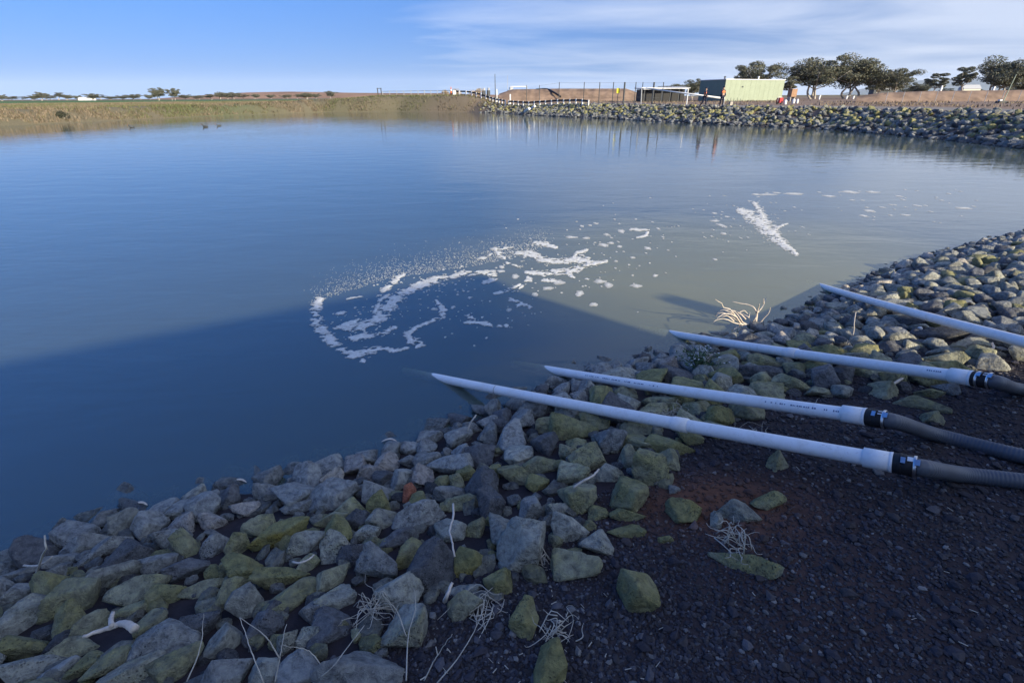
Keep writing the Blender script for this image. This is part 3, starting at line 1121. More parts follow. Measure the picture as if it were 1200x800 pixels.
SPECIAL = {(329, 628): 'long yellow-green stone lying aslant near the waterline', (552, 660): 'bright yellow lichen-covered lump between dark stone and big pointed slab',
           (481, 579): 'small rust red stone, the only red one in the bank', (608, 644): 'largest pointed grey slab standing above the gravel edge',
           (491, 605): 'big slate slab with a long straight top edge', (508, 667): 'tall blue-black porous stone beside the yellow one',
           (467, 695): 'round grey boulder with smooth faceted top', (745, 695): 'pointed olive stone sitting alone in dark gravel',
           (762, 554): 'upright olive slab in front of the pipe joint', (872, 660): 'long flat olive stone with a dry tuft growing behind it',
           (671, 504): 'fat bright olive stone with rounded top near the pipe', (787, 524): 'flat split olive slab beside red soil',
           (291, 598): 'pale pinkish stone flat at the waterline', (387, 733): 'round near-black pitted stone beside dry straw'}
for it in single:
    g, B, tone, r, hand, k, s_, p = it
    o = bpy.data.objects.new('rock', ROCKS[(k * 7) % NPROTO])
    COL.objects.link(o)
    sg = [(1, 1, 1), (-1, -1, 1), (1, -1, -1), (-1, 1, -1)][k % 4]
    Bm = B * np.array(sg)[:, None]
    o.matrix_world = Matrix(((Bm[0][0], Bm[1][0], Bm[2][0], g[0]), (Bm[0][1], Bm[1][1], Bm[2][1], g[1]), (Bm[0][2], Bm[1][2], Bm[2][2], g[2]), (0, 0, 0, 1)))
    bc, ms = TONES[tone]
    v = random.uniform(.8, 1.22)
    o.color = (bc[0] * v, bc[1] * v, bc[2] * v, max(0, ms + random.uniform(-.10, .10)))
    d = float(pond_dist(np.array([g[0]]), np.array([g[1]]))[0])
    sz = 'small' if r < .075 else ('medium' if r < .11 else ('large' if r < .145 else 'very large'))
    lab = None
    if hand:
        for key, tx in SPECIAL.items():
            if abs(p[0] - key[0]) < 4 and abs(p[1] - key[1]) < 4:
                lab = tx
    if lab is None:
        lab = '%s %s %s stone %s' % (sz, shape_word(B), TONE_WORD[tone], where(p, g, d))
    tag(o, lab, 'rock', 'stones of the near bank')
    it.append(o)


LANDMARKS = [((83, 701), 'big olive lump'), ((130, 735), 'bleached driftwood'), ((196, 750), 'broad slate boulder'), ((329, 628), 'long yellow-green stone'), ((437, 720), 'straw tuft'),
             ((552, 660), 'yellow lump'), ((481, 579), 'red stone'), ((608, 644), 'pointed slab'), ((671, 504), 'fat bright olive stone'), ((762, 554), 'upright olive slab'),
             ((815, 425), 'flowering plant'), ((870, 375), 'dead branch'), ((860, 630), 'grass tuft'), ((1078, 385), 'white ball'), ((271, 582), 'dark stone in the water'),
             ((540, 495), 'white foam scraps'), ((1000, 380), 'lone stalk'), ((1170, 330), 'sunny upper bank'), ((1110, 470), 'hose ends')]
from collections import Counter
cnt = Counter(it[-1]['label'] for it in single)
for it in single:
    o, p = it[-1], it[7]
    if cnt[o['label']] > 1:
        nm = min(LANDMARKS, key=lambda q: (q[0][0] - p[0]) ** 2 + (q[0][1] - p[1]) ** 2)[1]
        w_ = (o['label'] + ' near the ' + nm).split()
        if len(w_) <= 16:
            o['label'] = ' '.join(w_)


bylab = {}
for it in single:
    bylab.setdefault(it[-1]['label'], []).append(it)
for lab_, its in bylab.items():
    if len(its) > 1:
        its.sort(key=lambda q: -q[3])
        for k_, it in enumerate(its):
            w_ = lab_.split()
            n_drop = 2 if w_[0] == 'very' else 1
            first = 'larger' if (k_ == 0 and len(its) == 2) else ('smaller' if len(its) == 2 else ('largest' if k_ == 0 else ('smallest' if k_ == len(its) - 1 else ['', 'second largest', 'third largest', 'fourth largest', 'fifth largest', 'sixth largest'][min(k_, 5)])))
            it[-1]['label'] = ' '.join((first.split() + (w_ if len(w_) + len(first.split()) <= 16 else w_[n_drop:]))[:16])


def many(name, items, sub, mat_, kind='stuff', protos=12, seed=500, label=None, cat=None):
    """items: (centre, basis rows, colour rgba) joined in one mesh"""
    PR_ = [rock_shape(seed + k, sub, planes=10, sharp=24) for k in range(protos)]
    V, F, C = [], [], []
    n = 0
    for j, (g, B, col) in enumerate(items):
        P, f_ = PR_[j % protos]
        V.append(P @ B + g)
        F.append(f_ + n)
        C.append(np.broadcast_to(np.asarray(col, np.float32), (len(P), len(col))))
        n += len(P)
    me = mesh_np(name, np.concatenate(V), np.concatenate(F), sub >= 3)
    vcol(me, np.concatenate(C))
    return link(name, me, mat_, kind=kind, label=label, cat=cat)


FAR_V = 1.0


def tone_col(tone):
    bc, ms = TONES[tone]
    v = random.uniform(.75, 1.2) * FAR_V
    return (bc[0] * v, bc[1] * v, bc[2] * v, max(0, min(1, ms + random.uniform(-.1, .1))))


many('bank_rubble', [(it[0], it[1], tone_col(it[2])) for it in mass], 3, MATS['rubble'], label='lesser stones filling the bank between the large ones', cat='rubble')
# small chips down in the gaps, colour darkened to deepen the shade there
chips = []
ci = RNG.permutation(len(cx))[:2600]
for i in ci:
    r = random.uniform(.022, .055)
    e = np.array([r * random.uniform(1, 1.4), r, r * .7])
    q = Matrix.Rotation(random.uniform(0, 6.28), 3, 'Z') @ Matrix.Rotation(random.uniform(-.6, .6), 3, 'X')
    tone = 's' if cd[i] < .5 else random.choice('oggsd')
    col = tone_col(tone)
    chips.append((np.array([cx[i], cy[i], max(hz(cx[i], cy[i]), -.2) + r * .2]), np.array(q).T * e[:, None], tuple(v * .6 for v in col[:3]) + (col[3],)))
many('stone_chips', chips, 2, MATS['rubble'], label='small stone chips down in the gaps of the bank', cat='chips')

# ------------------------------------------------------------------ scoria gravel
nP = 115000
u = RNG.uniform(size=nP)
rr_ = .55 + 5.2 * u ** 1.25
aa = RNG.uniform(math.radians(-48), math.radians(62), nP)
gx2 = rr_ * np.sin(aa)
gy2 = rr_ * np.cos(aa)
d2 = pond_dist(gx2, gy2)
PXg = pix(np.stack([gx2, gy2, height(gx2, gy2)], 1))
lim = np.interp(PXg[:, 0], [p[0] for p in gravel_px], [p[1] for p in gravel_px])
keep = (RNG.uniform(size=len(gx2)) > .72 * np.exp(-(((gx2 - red[0]) / .40) ** 2 + ((gy2 - red[1]) / .2) ** 2))) & (d2 > .6) & (PXg[:, 0] > 330) & (PXg[:, 0] < 1230) & (PXg[:, 1] > lim - 60) & (PXg[:, 1] < 830)
gx2, gy2 = gx2[keep], gy2[keep]
gz2 = height(gx2, gy2)
nP = len(gx2)
size = .0031 + .0056 * RNG.uniform(size=nP) ** 3.0
big = RNG.uniform(size=nP) < .012
size = np.where(big, RNG.uniform(.010, .019, nP), size) * (1 + .10 * np.hypot(gx2, gy2))
V0, F0 = ICO[1]
protoP = [rock_shape(900 + k, 1, planes=8, sharp=30)[0] for k in range(8)]
Vs = np.empty((nP, 12, 3), np.float32)
sel = RNG.integers(0, 8, nP)
th = RNG.uniform(0, 2 * np.pi, nP)
PP = np.stack(protoP)[sel]
PP = PP * np.stack([size * RNG.uniform(1, 1.6, nP), size, size * RNG.uniform(.5, .85, nP)], 1)[:, None, :]
ct, st = np.cos(th)[:, None], np.sin(th)[:, None]
Vs[:, :, 0] = PP[:, :, 0] * ct - PP[:, :, 1] * st + gx2[:, None]
Vs[:, :, 1] = PP[:, :, 0] * st + PP[:, :, 1] * ct + gy2[:, None]
Vs[:, :, 2] = PP[:, :, 2] + (gz2 + size * .3)[:, None]
Fp = (F0[None] + (np.arange(nP) * 12)[:, None, None]).reshape(-1, 3)
gme = mesh_np('gravel', Vs.reshape(-1, 3), Fp, False)
t_ = RNG.uniform(size=nP)
colp = np.where((t_ < .55)[:, None], np.array([.035, .033, .042]), np.where((t_ < .8)[:, None], np.array([.046, .040, .041]), np.where((t_ < .95)[:, None], np.array([.075, .072, .08]), np.array([.15, .145, .14]))))
wr2 = np.clip(np.exp(-(((gx2 - red[0]) / .42) ** 2 + ((gy2 - red[1]) / .22) ** 2)) * 1.2, 0, 1)[:, None]
colp = colp * (1 - .7 * wr2) + np.array([.12, .055, .032]) * .7 * wr2
colp = colp * RNG.uniform(.7, 1.3, (nP, 1))
vcol(gme, np.repeat(colp, 12, 0))
link('gravel', gme, MATS['pebble'], kind='stuff', label='dark purple-black scoria gravel', cat='gravel')

# ------------------------------------------------------------------ foam floating on the water
def foam_sheet(name, strokes, box_px, label, cell=.016, seed=0, rag=.8, holes=.7, group='foam drifting on the pond'):
    """strokes: list of (pixel points, half widths in pixels); cut out of a grid lying on the water"""
    cs = np.array([at_z(*p) for p in ((box_px[0], box_px[1]), (box_px[2], box_px[1]), (box_px[0], box_px[3]), (box_px[2], box_px[3]))])
    x0, y0 = cs[:, 0].min(), cs[:, 1].min()
    x1, y1 = cs[:, 0].max(), cs[:, 1].max()
    X, Y = np.meshgrid(np.arange(x0, x1, cell), np.arange(y0, y1, cell))
    P = pix(np.stack([X.ravel(), Y.ravel(), np.zeros(X.size)], 1))
    best = np.full(X.size, -9.0)
    for pts, wid in strokes:
        pts = np.asarray(pts, float)
        wid = np.broadcast_to(np.asarray(wid, float), (len(pts),))
        for k in range(len(pts) - 1):
            a, b = pts[k], pts[k + 1]
            d = b - a
            t = np.clip(((P[:, 0] - a[0]) * d[0] + (P[:, 1] - a[1]) * d[1]) / (d @ d + 1e-9), 0, 1)
            w = wid[k] + (wid[k + 1] - wid[k]) * t
            dd = np.hypot((P[:, 0] - a[0] - t * d[0]) * .72, P[:, 1] - a[1] - t * d[1])
            best = np.maximum(best, 1 - dd / w)
    x, y = X.ravel(), Y.ravel()
    wx, wy = x + .05 * fbm(x * 6, y * 6, 11 + seed, 2), y + .05 * fbm(x * 6, y * 6, 19 + seed, 2)
    l1 = 1 - 13 * np.abs(fbm(wx * 5.0, wy * 6.5, 40 + seed, 4) - .47)
    l2 = 1 - 11 * np.abs(fbm(wx * 11, wy * 14, 60 + seed, 3) - .44)
    lace = np.maximum(l1, l2 * .9)
    nz = fbm(x * 3.5, y * 3.5, 90 + seed, 4) - .48
    f = np.clip(best, -1, 1) * 1.25 - .72 + .72 * lace + rag * .8 * nz
    f = np.where(best < -.25, -1, f)
    f = f.reshape(X.shape)
    fc = (f[:-1, :-1] + f[1:, :-1] + f[:-1, 1:] + f[1:, 1:]) / 4
    on = fc > 0
    h = .002 + .008 * np.clip(f, 0, 1) ** .7 + .003 * (fbm(X * 30, Y * 30, 7 + seed, 2) - .4) * (f > .1)
    h = np.where(f > 0, np.maximum(h, .003), .001)
    idx = np.arange(X.size).reshape(X.shape)
    Qs = np.stack([idx[:-1, :-1], idx[:-1, 1:], idx[1:, 1:], idx[1:, :-1]], -1)[on]
    used = np.unique(Qs)
    remap = np.zeros(X.size, np.int64)
    remap[used] = np.arange(len(used))
    V = np.stack([X.ravel(), Y.ravel(), h.ravel()], 1)[used]
    me = mesh_np(name, V, remap[Qs])
    fa = np.clip(.30 + 2.2 * f.ravel()[used], .22, 1)
    vcol(me, np.stack([fa] * 3, 1))
    return link(name, me, MATS['foam'], kind='stuff', label=label, cat='foam', group=group)


foam_sheet('foam', [
    ([(374, 352), (369, 366), (372, 380), (384, 396), (400, 409), (416, 418), (426, 423)], [5, 8, 8, 8, 8, 7, 3]),
    ([(410, 416), (430, 412), (448, 408), (462, 411), (478, 408)], [8, 8, 5, 4, 2]),
    ([(404, 384), (425, 384), (445, 370), (462, 352), (485, 337), (510, 328), (540, 321), (562, 319), (577, 321), (580, 327), (568, 331)], [5, 8, 9, 8, 7, 6, 5, 4, 5, 4, 3]),
    ([(414, 397), (430, 394), (445, 390)], [6, 6, 3]), ([(448, 391), (462, 384)], [4, 3]),
    ([(511, 352), (520, 364), (518, 371), (508, 374)], [2, 4, 4, 2]), ([(508, 376), (490, 383), (478, 391), (480, 399), (497, 401), (488, 407)], [2, 3, 5, 5, 5, 2]),
    ([(440, 365), (446, 352), (455, 346)], [3, 3, 2]), ([(395, 368), (404, 366)], [3, 3]), ([(392, 385), (408, 380), (420, 374)], [2, 4, 2]),
    ([(450, 340), (462, 330), (472, 322)], [5, 6, 3]), ([(480, 338), (492, 330)], [3, 2]), ([(407, 350), (425, 347)], [1.5, 1.5])],
    (350, 312, 600, 436), 'large curled foam raft lying mostly in the shade', .014, 0)
foam_sheet('foam', [
    ([(616, 319), (640, 321), (665, 318), (690, 311), (711, 306)], [2, 5, 6, 5, 2]), ([(664, 320), (672, 325)], [4, 2]),
    ([(606, 297), (622, 299), (640, 305), (660, 307), (678, 304), (692, 308)], [3, 6, 6, 5, 6, 4]), ([(668, 306), (676, 297), (688, 293)], [4, 3, 2]), ([(676, 297), (690, 303)], [2, 2]),
    ([(626, 285), (640, 286), (652, 290)], [3, 4, 2]), ([(580, 291), (586, 300), (592, 303)], [3, 4, 2]), ([(594, 308), (612, 314)], [2, 2]),
    ([(560, 304), (572, 301), (576, 297)], [2, 2, 1.5]), ([(585, 292), (600, 290)], [3, 2]), ([(636, 328), (650, 329)], [3, 3])],
    (555, 278, 720, 336), 'bright sunlit foam raft with a pointed end beyond the shade edge', .013, 3)
foam_sheet('foam', [
    ([(868, 247), (884, 256), (900, 268), (912, 280), (924, 291), (933, 298)], [5, 10, 12, 8, 5, 3]), ([(884, 238), (892, 250), (894, 258)], [3, 6, 5]), ([(908, 268), (922, 262)], [4, 2])],
    (858, 230, 940, 304), 'ragged foam streak pointing to the shore beyond the dead branch', .016, 6, 1.0, .8)
foam_sheet('foam', [([(580, 344), (598, 340), (610, 333), (621, 327)], [2, 2.5, 2, 3]), ([(612, 334), (622, 330), (618, 325)], [2, 2, 2]), ([(600, 342), (612, 336)], [1.5, 1.5]),
    ([(598, 350), (610, 357), (622, 360)], [2, 5, 2])], (572, 320, 630, 366), 'thin hooked foam trail crossing the shade edge', .012, 9, .35)
foam_sheet('foam', [([(545, 378), (560, 377), (575, 381), (593, 382)], [2, 4, 4, 3]), ([(548, 370), (556, 374)], [4, 2])], (538, 364, 600, 390), 'small knobbly foam scrap alone in dark water', .012, 12, .35)
foam_sheet('foam', [([(740, 269), (760, 270), (757, 276), (746, 279)], [2.5, 2, 2, 1.5])], (734, 263, 770, 284), 'small zigzag foam scrap out past the sunlit raft', .016, 15, .3)


def fleck_mesh(items, name, label):
    """items: pixel x, y, half width, half height in pixels: thin domed flakes"""
    V, T, n, AL = [], [], 0, []
    for (x, y, w, h) in items:
        g = at_z(x, y)
        Z = (g - CP) @ _F
        sx = w * Z / FPX
        sy = abs(at_z(x, y - h)[1] - at_z(x, y + h)[1]) / 2
        m = 11 if w > 2 else 7
        a = np.linspace(0, 2 * np.pi, m, endpoint=False)
        r = RNG.uniform(.62, 1.15, m)
        th = RNG.uniform(-.3, .3)
        ex_, ey = np.cos(a) * r * sx, np.sin(a) * r * sy
        ring_ = np.stack([g[0] + ex_ * np.cos(th) - ey * np.sin(th), g[1] + ex_ * np.sin(th) + ey * np.cos(th), np.full(m, .002)], 1)
        V.append(np.concatenate([ring_, [[g[0], g[1], .006 + .08 * min(sx, .06)]]]))
        T.append([[n + k, n + (k + 1) % m, n + m] for k in range(m)])
        AL.append(np.concatenate([np.full(m, .45 if w > 1 else .55), [1.0 if w > 1 else .85]]))
        n += m + 1
    me = mesh_np(name, np.concatenate(V), np.concatenate(T))
    vcol(me, np.stack([np.concatenate(AL)] * 3, 1))
    return link(name, me, MATS['foam'], kind='stuff', label=label, cat='foam', group='foam drifting on the pond')


fl = [(604, 324, 5, 4), (588, 313, 4, 2), (578, 318, 4, 2), (587, 318, 5, 2), (627, 345, 5, 2.4), (655, 331, 9, 3), (642, 338, 9, 2.2), (679, 344, 6, 4.5), (703, 330, 9, 3), (713, 334, 6, 4),
      (745, 335, 8, 2.5), (696, 357, 6, 2.4), (768, 323, 4, 2), (741, 302, 4, 1.6), (759, 291, 5, 2.4), (707, 287, 8, 2.4), (716, 285, 5, 1.6), (670, 278, 7, 1.6), (687, 279, 5, 1.8),
      (711, 275, 4, 2), (726, 289, 4, 1.6), (728, 271, 5, 2.4), (682, 265, 3, 1.5), (691, 264, 3, 1.2), (698, 262, 3, 1), (720, 257, 2, 1), (745, 257, 2, .8), (771, 268, 2.5, 1.8),
      (722, 306, 3, 1.4), (688, 327, 3, 1.3), (578, 292, 5, 2), (596, 363, 4, 2.8), (520, 372, 3, 2), (509, 362, 5, 2), (531, 360, 3, 2), (565, 372, 2, 1.6), (570, 396, 2, 1.4),
      (522, 395, 2, 1.4), (530, 391, 1.6, 1), (556, 405, 1.6, 1.2), (550, 349, 2.4, 1.6), (543, 341, 2, 1), (598, 352, 3, 1.6), (574, 353, 2, 1.2),
      (838, 259, 6, 1.3), (845, 264, 4, 3), (848, 274, 4, 1.6), (837, 250, 4, 1.2), (852, 254, 3, 1), (868, 279, 2, 1.3), (876, 278, 1.6, 1), (834, 277, 2, 1.2), (838, 304, 3, 1.2), (853, 283, 1.4, .8),
      (898, 228, 14, 1.2), (930, 227, 13, 1.6), (972, 230, 8, 1.5), (996, 225, 12, 2), (1022, 225, 8, 1.4), (1019, 247, 6, 2), (1012, 253, 5, 2), (1024, 254, 2, .8), (1061, 252, 6, 1.3),
      (1053, 230, 5, 1), (1075, 241, 4, 1.4), (1058, 234, 3, 1), (1130, 244, 10, 1.6), (1034, 243, 3, 1), (1043, 252, 3, 1), (1090, 248, 3, 1), (931, 243, 2, 1), (910, 226, 6, 1), (940, 266, 2, 1), (886, 228, 6, 1)]
for k in range(90):
    x, y = RNG.normal(700, 60), RNG.normal(298, 22)
    w = RNG.uniform(.6, 2.0)
    fl.append((x, y, w, w * .5))
for k in range(70):
    x, y = RNG.normal(865, 35), RNG.normal(262, 16)
    w = RNG.uniform(.6, 1.7)
    fl.append((x, y, w, w * .45))
for k in range(60):
    w = RNG.uniform(.6, 1.6)
    fl.append((RNG.uniform(480, 640), RNG.uniform(330, 385), w, w * .5))
for k in range(40):
    w = RNG.uniform(.7, 3)
    fl.append((RNG.uniform(880, 1150), RNG.uniform(222, 262), w, w * .25))
for k in range(170):
    w = RNG.uniform(.6, 2.1)
    t = RNG.uniform()
    fl.append((395 + 150 * t + RNG.normal(0, 9), 382 - 62 * t + RNG.normal(0, 13), w, w * .55))
for k in range(90):
    w = RNG.uniform(.6, 1.8)
    fl.append((RNG.normal(605, 22), RNG.normal(297, 8), w, w * .5))
fleck_mesh(fl, 'foam_flecks', 'scattered white foam flecks around the foam rafts')
# rows of fine bubbles drifting upwind of the foam
fb = []
for k in range(2600):
    t = RNG.uniform() ** .8
    x = 365 + 275 * t + RNG.normal(0, 6)
    y0 = np.interp(x, [360, 450, 560, 640], [352, 322, 305, 284])
    y = y0 - abs(RNG.normal(0, 13)) + 6
    w = RNG.uniform(.25, .62) * (1.1 - .35 * min(1, (y0 - y) / 20))
    fb.append((x, y, max(w, .2), max(w, .2) * .5))
fleck_mesh(fb, 'fine_bubbles', 'band of fine bubbles on the water behind the foam rafts')

# ------------------------------------------------------------------ dead branch, plant, stalks and litter near the water
def twig(mb, pts, r0, r1, n=6, m=14, wob=0.0):
    P = polyline(pts, m)
    if wob:
        P = P + RNG.normal(0, wob, P.shape) * np.linspace(0, 1, m)[:, None]
    mb.tube(P, np.linspace(r0, r1, m), n)
    return P


root_px = (885, 387)
rt = at_z(*root_px, -.02)
br = empty('dead_branch', tuple(rt), 0, 'bleached dead branch with many bare twigs sticking out of the water', 'branch')
depth_dir = np.array([0, 1.0, 0])


def plane_pt(x, y, lean=0.0):
    """pixel on the upright plane through the branch root, pushed back by lean"""
    d = ray(x, y)
    t = (rt[1] + lean - CP[1]) / d[1]
    return CP + d * t - rt


mb = MB()
twig(mb, [plane_pt(885, 388), plane_pt(886, 375, .02), plane_pt(887, 367, .03)], .016, .012)
mb.build('trunk', MATS['deadwood'], br, True)
limbs = [[(887, 367), (893, 360), (896, 354), (898, 348)], [(887, 367), (883, 360), (877, 357), (865, 355), (857, 353)], [(887, 367), (889, 360), (890, 356)],
         [(886, 372), (880, 378), (878, 370), (879, 366)], [(885, 385), (895, 373), (901, 366), (903, 360)],
         [(895, 356), (895, 350)], [(868, 379), (862, 370), (855, 362), (848, 360), (846, 356), (838, 351)],
         [(877, 381), (868, 376), (860, 368), (852, 364), (846, 363), (838, 370)], [(874, 374), (868, 368), (860, 364), (850, 363)], [(878, 372), (872, 369), (866, 367), (861, 372)],
         [(870, 380), (862, 374), (855, 370), (845, 366), (838, 371)], [(868, 380), (860, 378), (851, 374), (842, 374), (836, 377)], [(872, 380), (863, 384), (860, 386)],
         [(868, 383), (866, 381), (864, 386)], [(877, 380), (870, 380), (862, 379)], [(864, 372), (856, 368), (848, 368), (840, 373)], [(870, 377), (864, 368), (858, 363)],
         [(860, 376), (852, 370), (846, 371)], [(866, 366), (872, 364), (876, 368)], [(881, 390), (878, 386), (875, 384)]]
for k, L_px in enumerate(limbs):
    mb = MB()
    ln = RNG.uniform(-.15, .15)
    twig(mb, [plane_pt(x, y, ln * (j / 3)) for j, (x, y) in enumerate(L_px)], .0085, .003, 6, 12, .002)
    mb.build('twig', MATS['deadwood'], br, True)

# small plant with white flowers
MATS['plantleaf'] = plain('plant_leaf', (.075, .125, .065), .6, .35, 30)
pg = on_ground(818, 436, .02)
pl = empty('flowering_plant', tuple(pg), 0, 'small dark green plant dotted with white flowers beside the pipe', 'plant')
mbs, mbl = MB(), MB()
heads = []
for k in range(46):
    a = RNG.uniform(0, 6.28)
    r = RNG.uniform(.02, .20)
    h = RNG.uniform(.10, .27) * (1.15 - r * 2.0)
    tipp = np.array([r * math.cos(a) * 1.35, r * math.sin(a) * .8, h])
    mid_ = tipp * [.45, .45, .65]
    twig(mbs, [(0, 0, 0), mid_, tipp], .003, .0015, 4, 6)
    heads.append(tipp)
    for j in range(9):
        t = RNG.uniform(.25, 1)
        p0 = tipp * t + RNG.normal(0, .012, 3)
        d_ = RNG.normal(0, 1, 3)
        d_[2] = abs(d_[2]) * .6
        d_ /= np.linalg.norm(d_)
        w_ = np.cross(d_, RNG.normal(0, 1, 3))
        w_ /= np.linalg.norm(w_)
        ll = RNG.uniform(.018, .036)
        mbl.add([p0, p0 + d_ * ll * .5 + w_ * ll * .28, p0 + d_ * ll, p0 + d_ * ll * .5 - w_ * ll * .28], [[0, 1, 2, 3]])
mbs.build('stem', MATS['plantleaf'], pl)
mbl.build('foliage', MATS['plantleaf'], pl)
for k in range(24):
    h = heads[k]
    mb = MB()
    for j in range(5):
        a = j * 1.2566 + k
        mb.add([h, h + [.006 * math.cos(a - .5), .006 * math.sin(a - .5), .004], h + [.011 * math.cos(a), .011 * math.sin(a), .005], h + [.006 * math.cos(a + .5), .006 * math.sin(a + .5), .004]], [[0, 1, 2, 3]])
    o = mb.build('flower', MATS['white_paint'], pl)
    o.location = (0, 0, .004)

# white ball
V, F = ICO[3]
bg_ = on_ground(1078, 385, .05)
link('ball', mesh_np('ball', V * .021, F), MATS['white_paint'], label='small white ball resting on the dark stones', cat='ball', loc=tuple(bg_))


def stick(px_pts, lifts, r0, r1, label, name='dry_stalk', m_='straw', cat='stalk', wob=.0014, group=None):
    P = [on_ground(x, y, l) for (x, y), l in zip(px_pts, lifts)]
    base = P[0].copy()
    mb_ = MB()
    twig(mb_, [p - base for p in P], r0, r1, 6, 18, wob)
    return mb_.build(name, MATS[m_], None, True, loc=tuple(base), label=label, cat=cat, group=group)


dw = on_ground(140, 735, .16)
dwo = empty('driftwood', tuple(dw), 0, 'bleached forked piece of driftwood lying on the olive stones', 'driftwood')
for nm, pts, rs in (('stick', [(158, 737), (150, 731), (138, 731), (122, 737), (98, 745)], (.017, .006)), ('fork', [(131, 733), (130, 726), (132, 717)], (.010, .007))):
    P = [on_ground(x, y, .17) - dw for x, y in pts]
    mb = MB()
    twig(mb, P, rs[0], rs[1], 8, 20, .003)
    mb.build(nm, MATS['deadwood'], dwo, True)
stick([(531, 590), (531, 606), (527, 622), (530, 636), (533, 652)], [.16, .17, .18, .18, .14], .006, .004, 'pale crooked root standing up beside the big slate slab', 'root', 'deadwood', 'root')
stick([(521, 704), (524, 697), (530, 682)], [.05, .12, .14], .010, .006, 'short thick bleached stick below the yellow stone', 'stick', 'deadwood', 'stick')
stick([(672, 571), (684, 563), (694, 558), (702, 549)], [.13, .16, .16, .13], .007, .005, 'pale curved root over the stones before the upright slab', 'root', 'deadwood', 'root')
stick([(993, 403), (1000, 390), (1001, 376), (1003, 366)], [.08, .2, .3, .35], .006, .004, 'dark thin stalk between the two upper pipes', 'dry_stalk', 'bark')
stick([(1043, 452), (1053, 446), (1063, 440)], [.05, .06, .06], .012, .009, 'grey stick leaning on stones behind the third pipe', 'stick', 'deadwood', 'stick')
stick([(1158, 411), (1164, 408), (1163, 402)], [.04, .06, .09], .010, .008, 'short bent bleached stick on dark stones', 'stick', 'deadwood', 'stick')
stick([(343, 658), (352, 659), (362, 655), (368, 650)], [.1, .12, .12, .1], .005, .004, 'thin bleached twig in the gap below the pitted stone', 'twig', 'deadwood', 'twig')
stick([(42, 673), (50, 650), (54, 640), (52, 627)], [0.05, .2, .28, .33], .006, .004, 'dry stalk rising from the waterline by slate stones', 'dry_stalk')
stick([(24, 662), (48, 661), (62, 652)], [.03, .1, .14], .007, .004, 'grey stick lying across the waterline stones', 'stick', 'deadwood', 'stick')
stalks = [([(476, 797), (479, 742), (487, 712), (485, 688)], 'tall dry stalk in front of the round grey boulder'), ([(476, 745), (465, 716), (447, 695)], 'bent dry stalk arching over the round boulder'),
          ([(512, 800), (537, 770), (560, 730), (570, 696)], 'long dry stalk across the gravel below the olive wedge'), ([(497, 797), (512, 768), (530, 742)], 'thin dry stalk on dark gravel beside the long one'),
          ([(367, 800), (390, 780), (427, 732)], 'dry stalk leaning towards the straw tuft'), ([(309, 800), (294, 761), (281, 723)], 'straight dry stalk standing before the upper grey stones'),
          ([(219, 798), (234, 761), (239, 718)], 'straight dry stalk before the broad slate boulder'), ([(322, 800), (328, 770), (335, 731)], 'upright dry stalk beside the near-black wedge'),
          ([(327, 770), (312, 746), (281, 723)], 'dry stalk sloping across the upright ones'), ([(388, 797), (364, 764), (331, 756)], 'arched dry stalk over the corner slate stone')]
for pts, lab in stalks:
    n_ = len(pts)
    stick(pts, [.02 + .17 * k / (n_ - 1) + .06 for k in range(n_)], .0027, .0010, lab, group='dry stalks on the bank')


def tuft(px, n, spread, hgt, label, thick=.0035, flat=.5, m_='straw'):
    g = on_ground(*px, .02)
    o = empty('dry_tuft', tuple(g), 0, label, 'grass tuft', 'dry grass tufts')
    for k in range(n):
        a = RNG.uniform(0, 6.28)
        L = RNG.uniform(.15, 1.0) ** 1.3 * spread * 1.15
        hh = RNG.uniform(.1, 1.0) * hgt
        st_ = RNG.normal(0, .03, 3) * [1, 1, .2]
        en = np.array([L * math.cos(a), L * math.sin(a), hh * (1 - flat * .5)])
        st_ = st_ + np.array([math.cos(a + 2.2), math.sin(a + 2.2), 0]) * spread * RNG.uniform(-.45, .45)
        md = (st_ + en) * .5 + [0, 0, hh * .35] + RNG.normal(0, .12 * spread, 3) * [1, 1, .3]
        kn = en * .85 + RNG.normal(0, .10 * spread, 3) * [1, 1, .4]
        mb_ = MB()
        twig(mb_, [st_, md, kn, en], thick * RNG.uniform(.3, .75), thick * .18, 5, 9)
        mb_.build('straw', MATS['straw'], o, True)
    return o


tuft((437, 722), 34, .13, .14, 'loose heap of dry straw beside the round boulder', .0036)
tuft((560, 716), 26, .17, .06, 'flat scatter of bleached straw below the olive wedge', .0042, .9)
tuft((650, 742), 30, .12, .08, 'bleached straw tuft behind the lowest yellow-green stone', .0038, .8)
tuft((861, 638), 26, .13, .13, 'pale spiky dry tuft behind the long flat stone', .005, .3)
tuft((790, 488), 24, .22, .08, 'dry stems lying between the two lower pipes', .0042, .6)
tuft((885, 508), 14, .20, .03, 'thin straw trailing under the two-jointed pipe', .0034, .9)
tuft((632, 655), 16, .10, .10, 'curled straw beside the largest pointed slab', .004, .3)
tuft((955, 480), 12, .16, .05, 'few dry stems where stones meet gravel behind the printed pipe', .0035, .8)

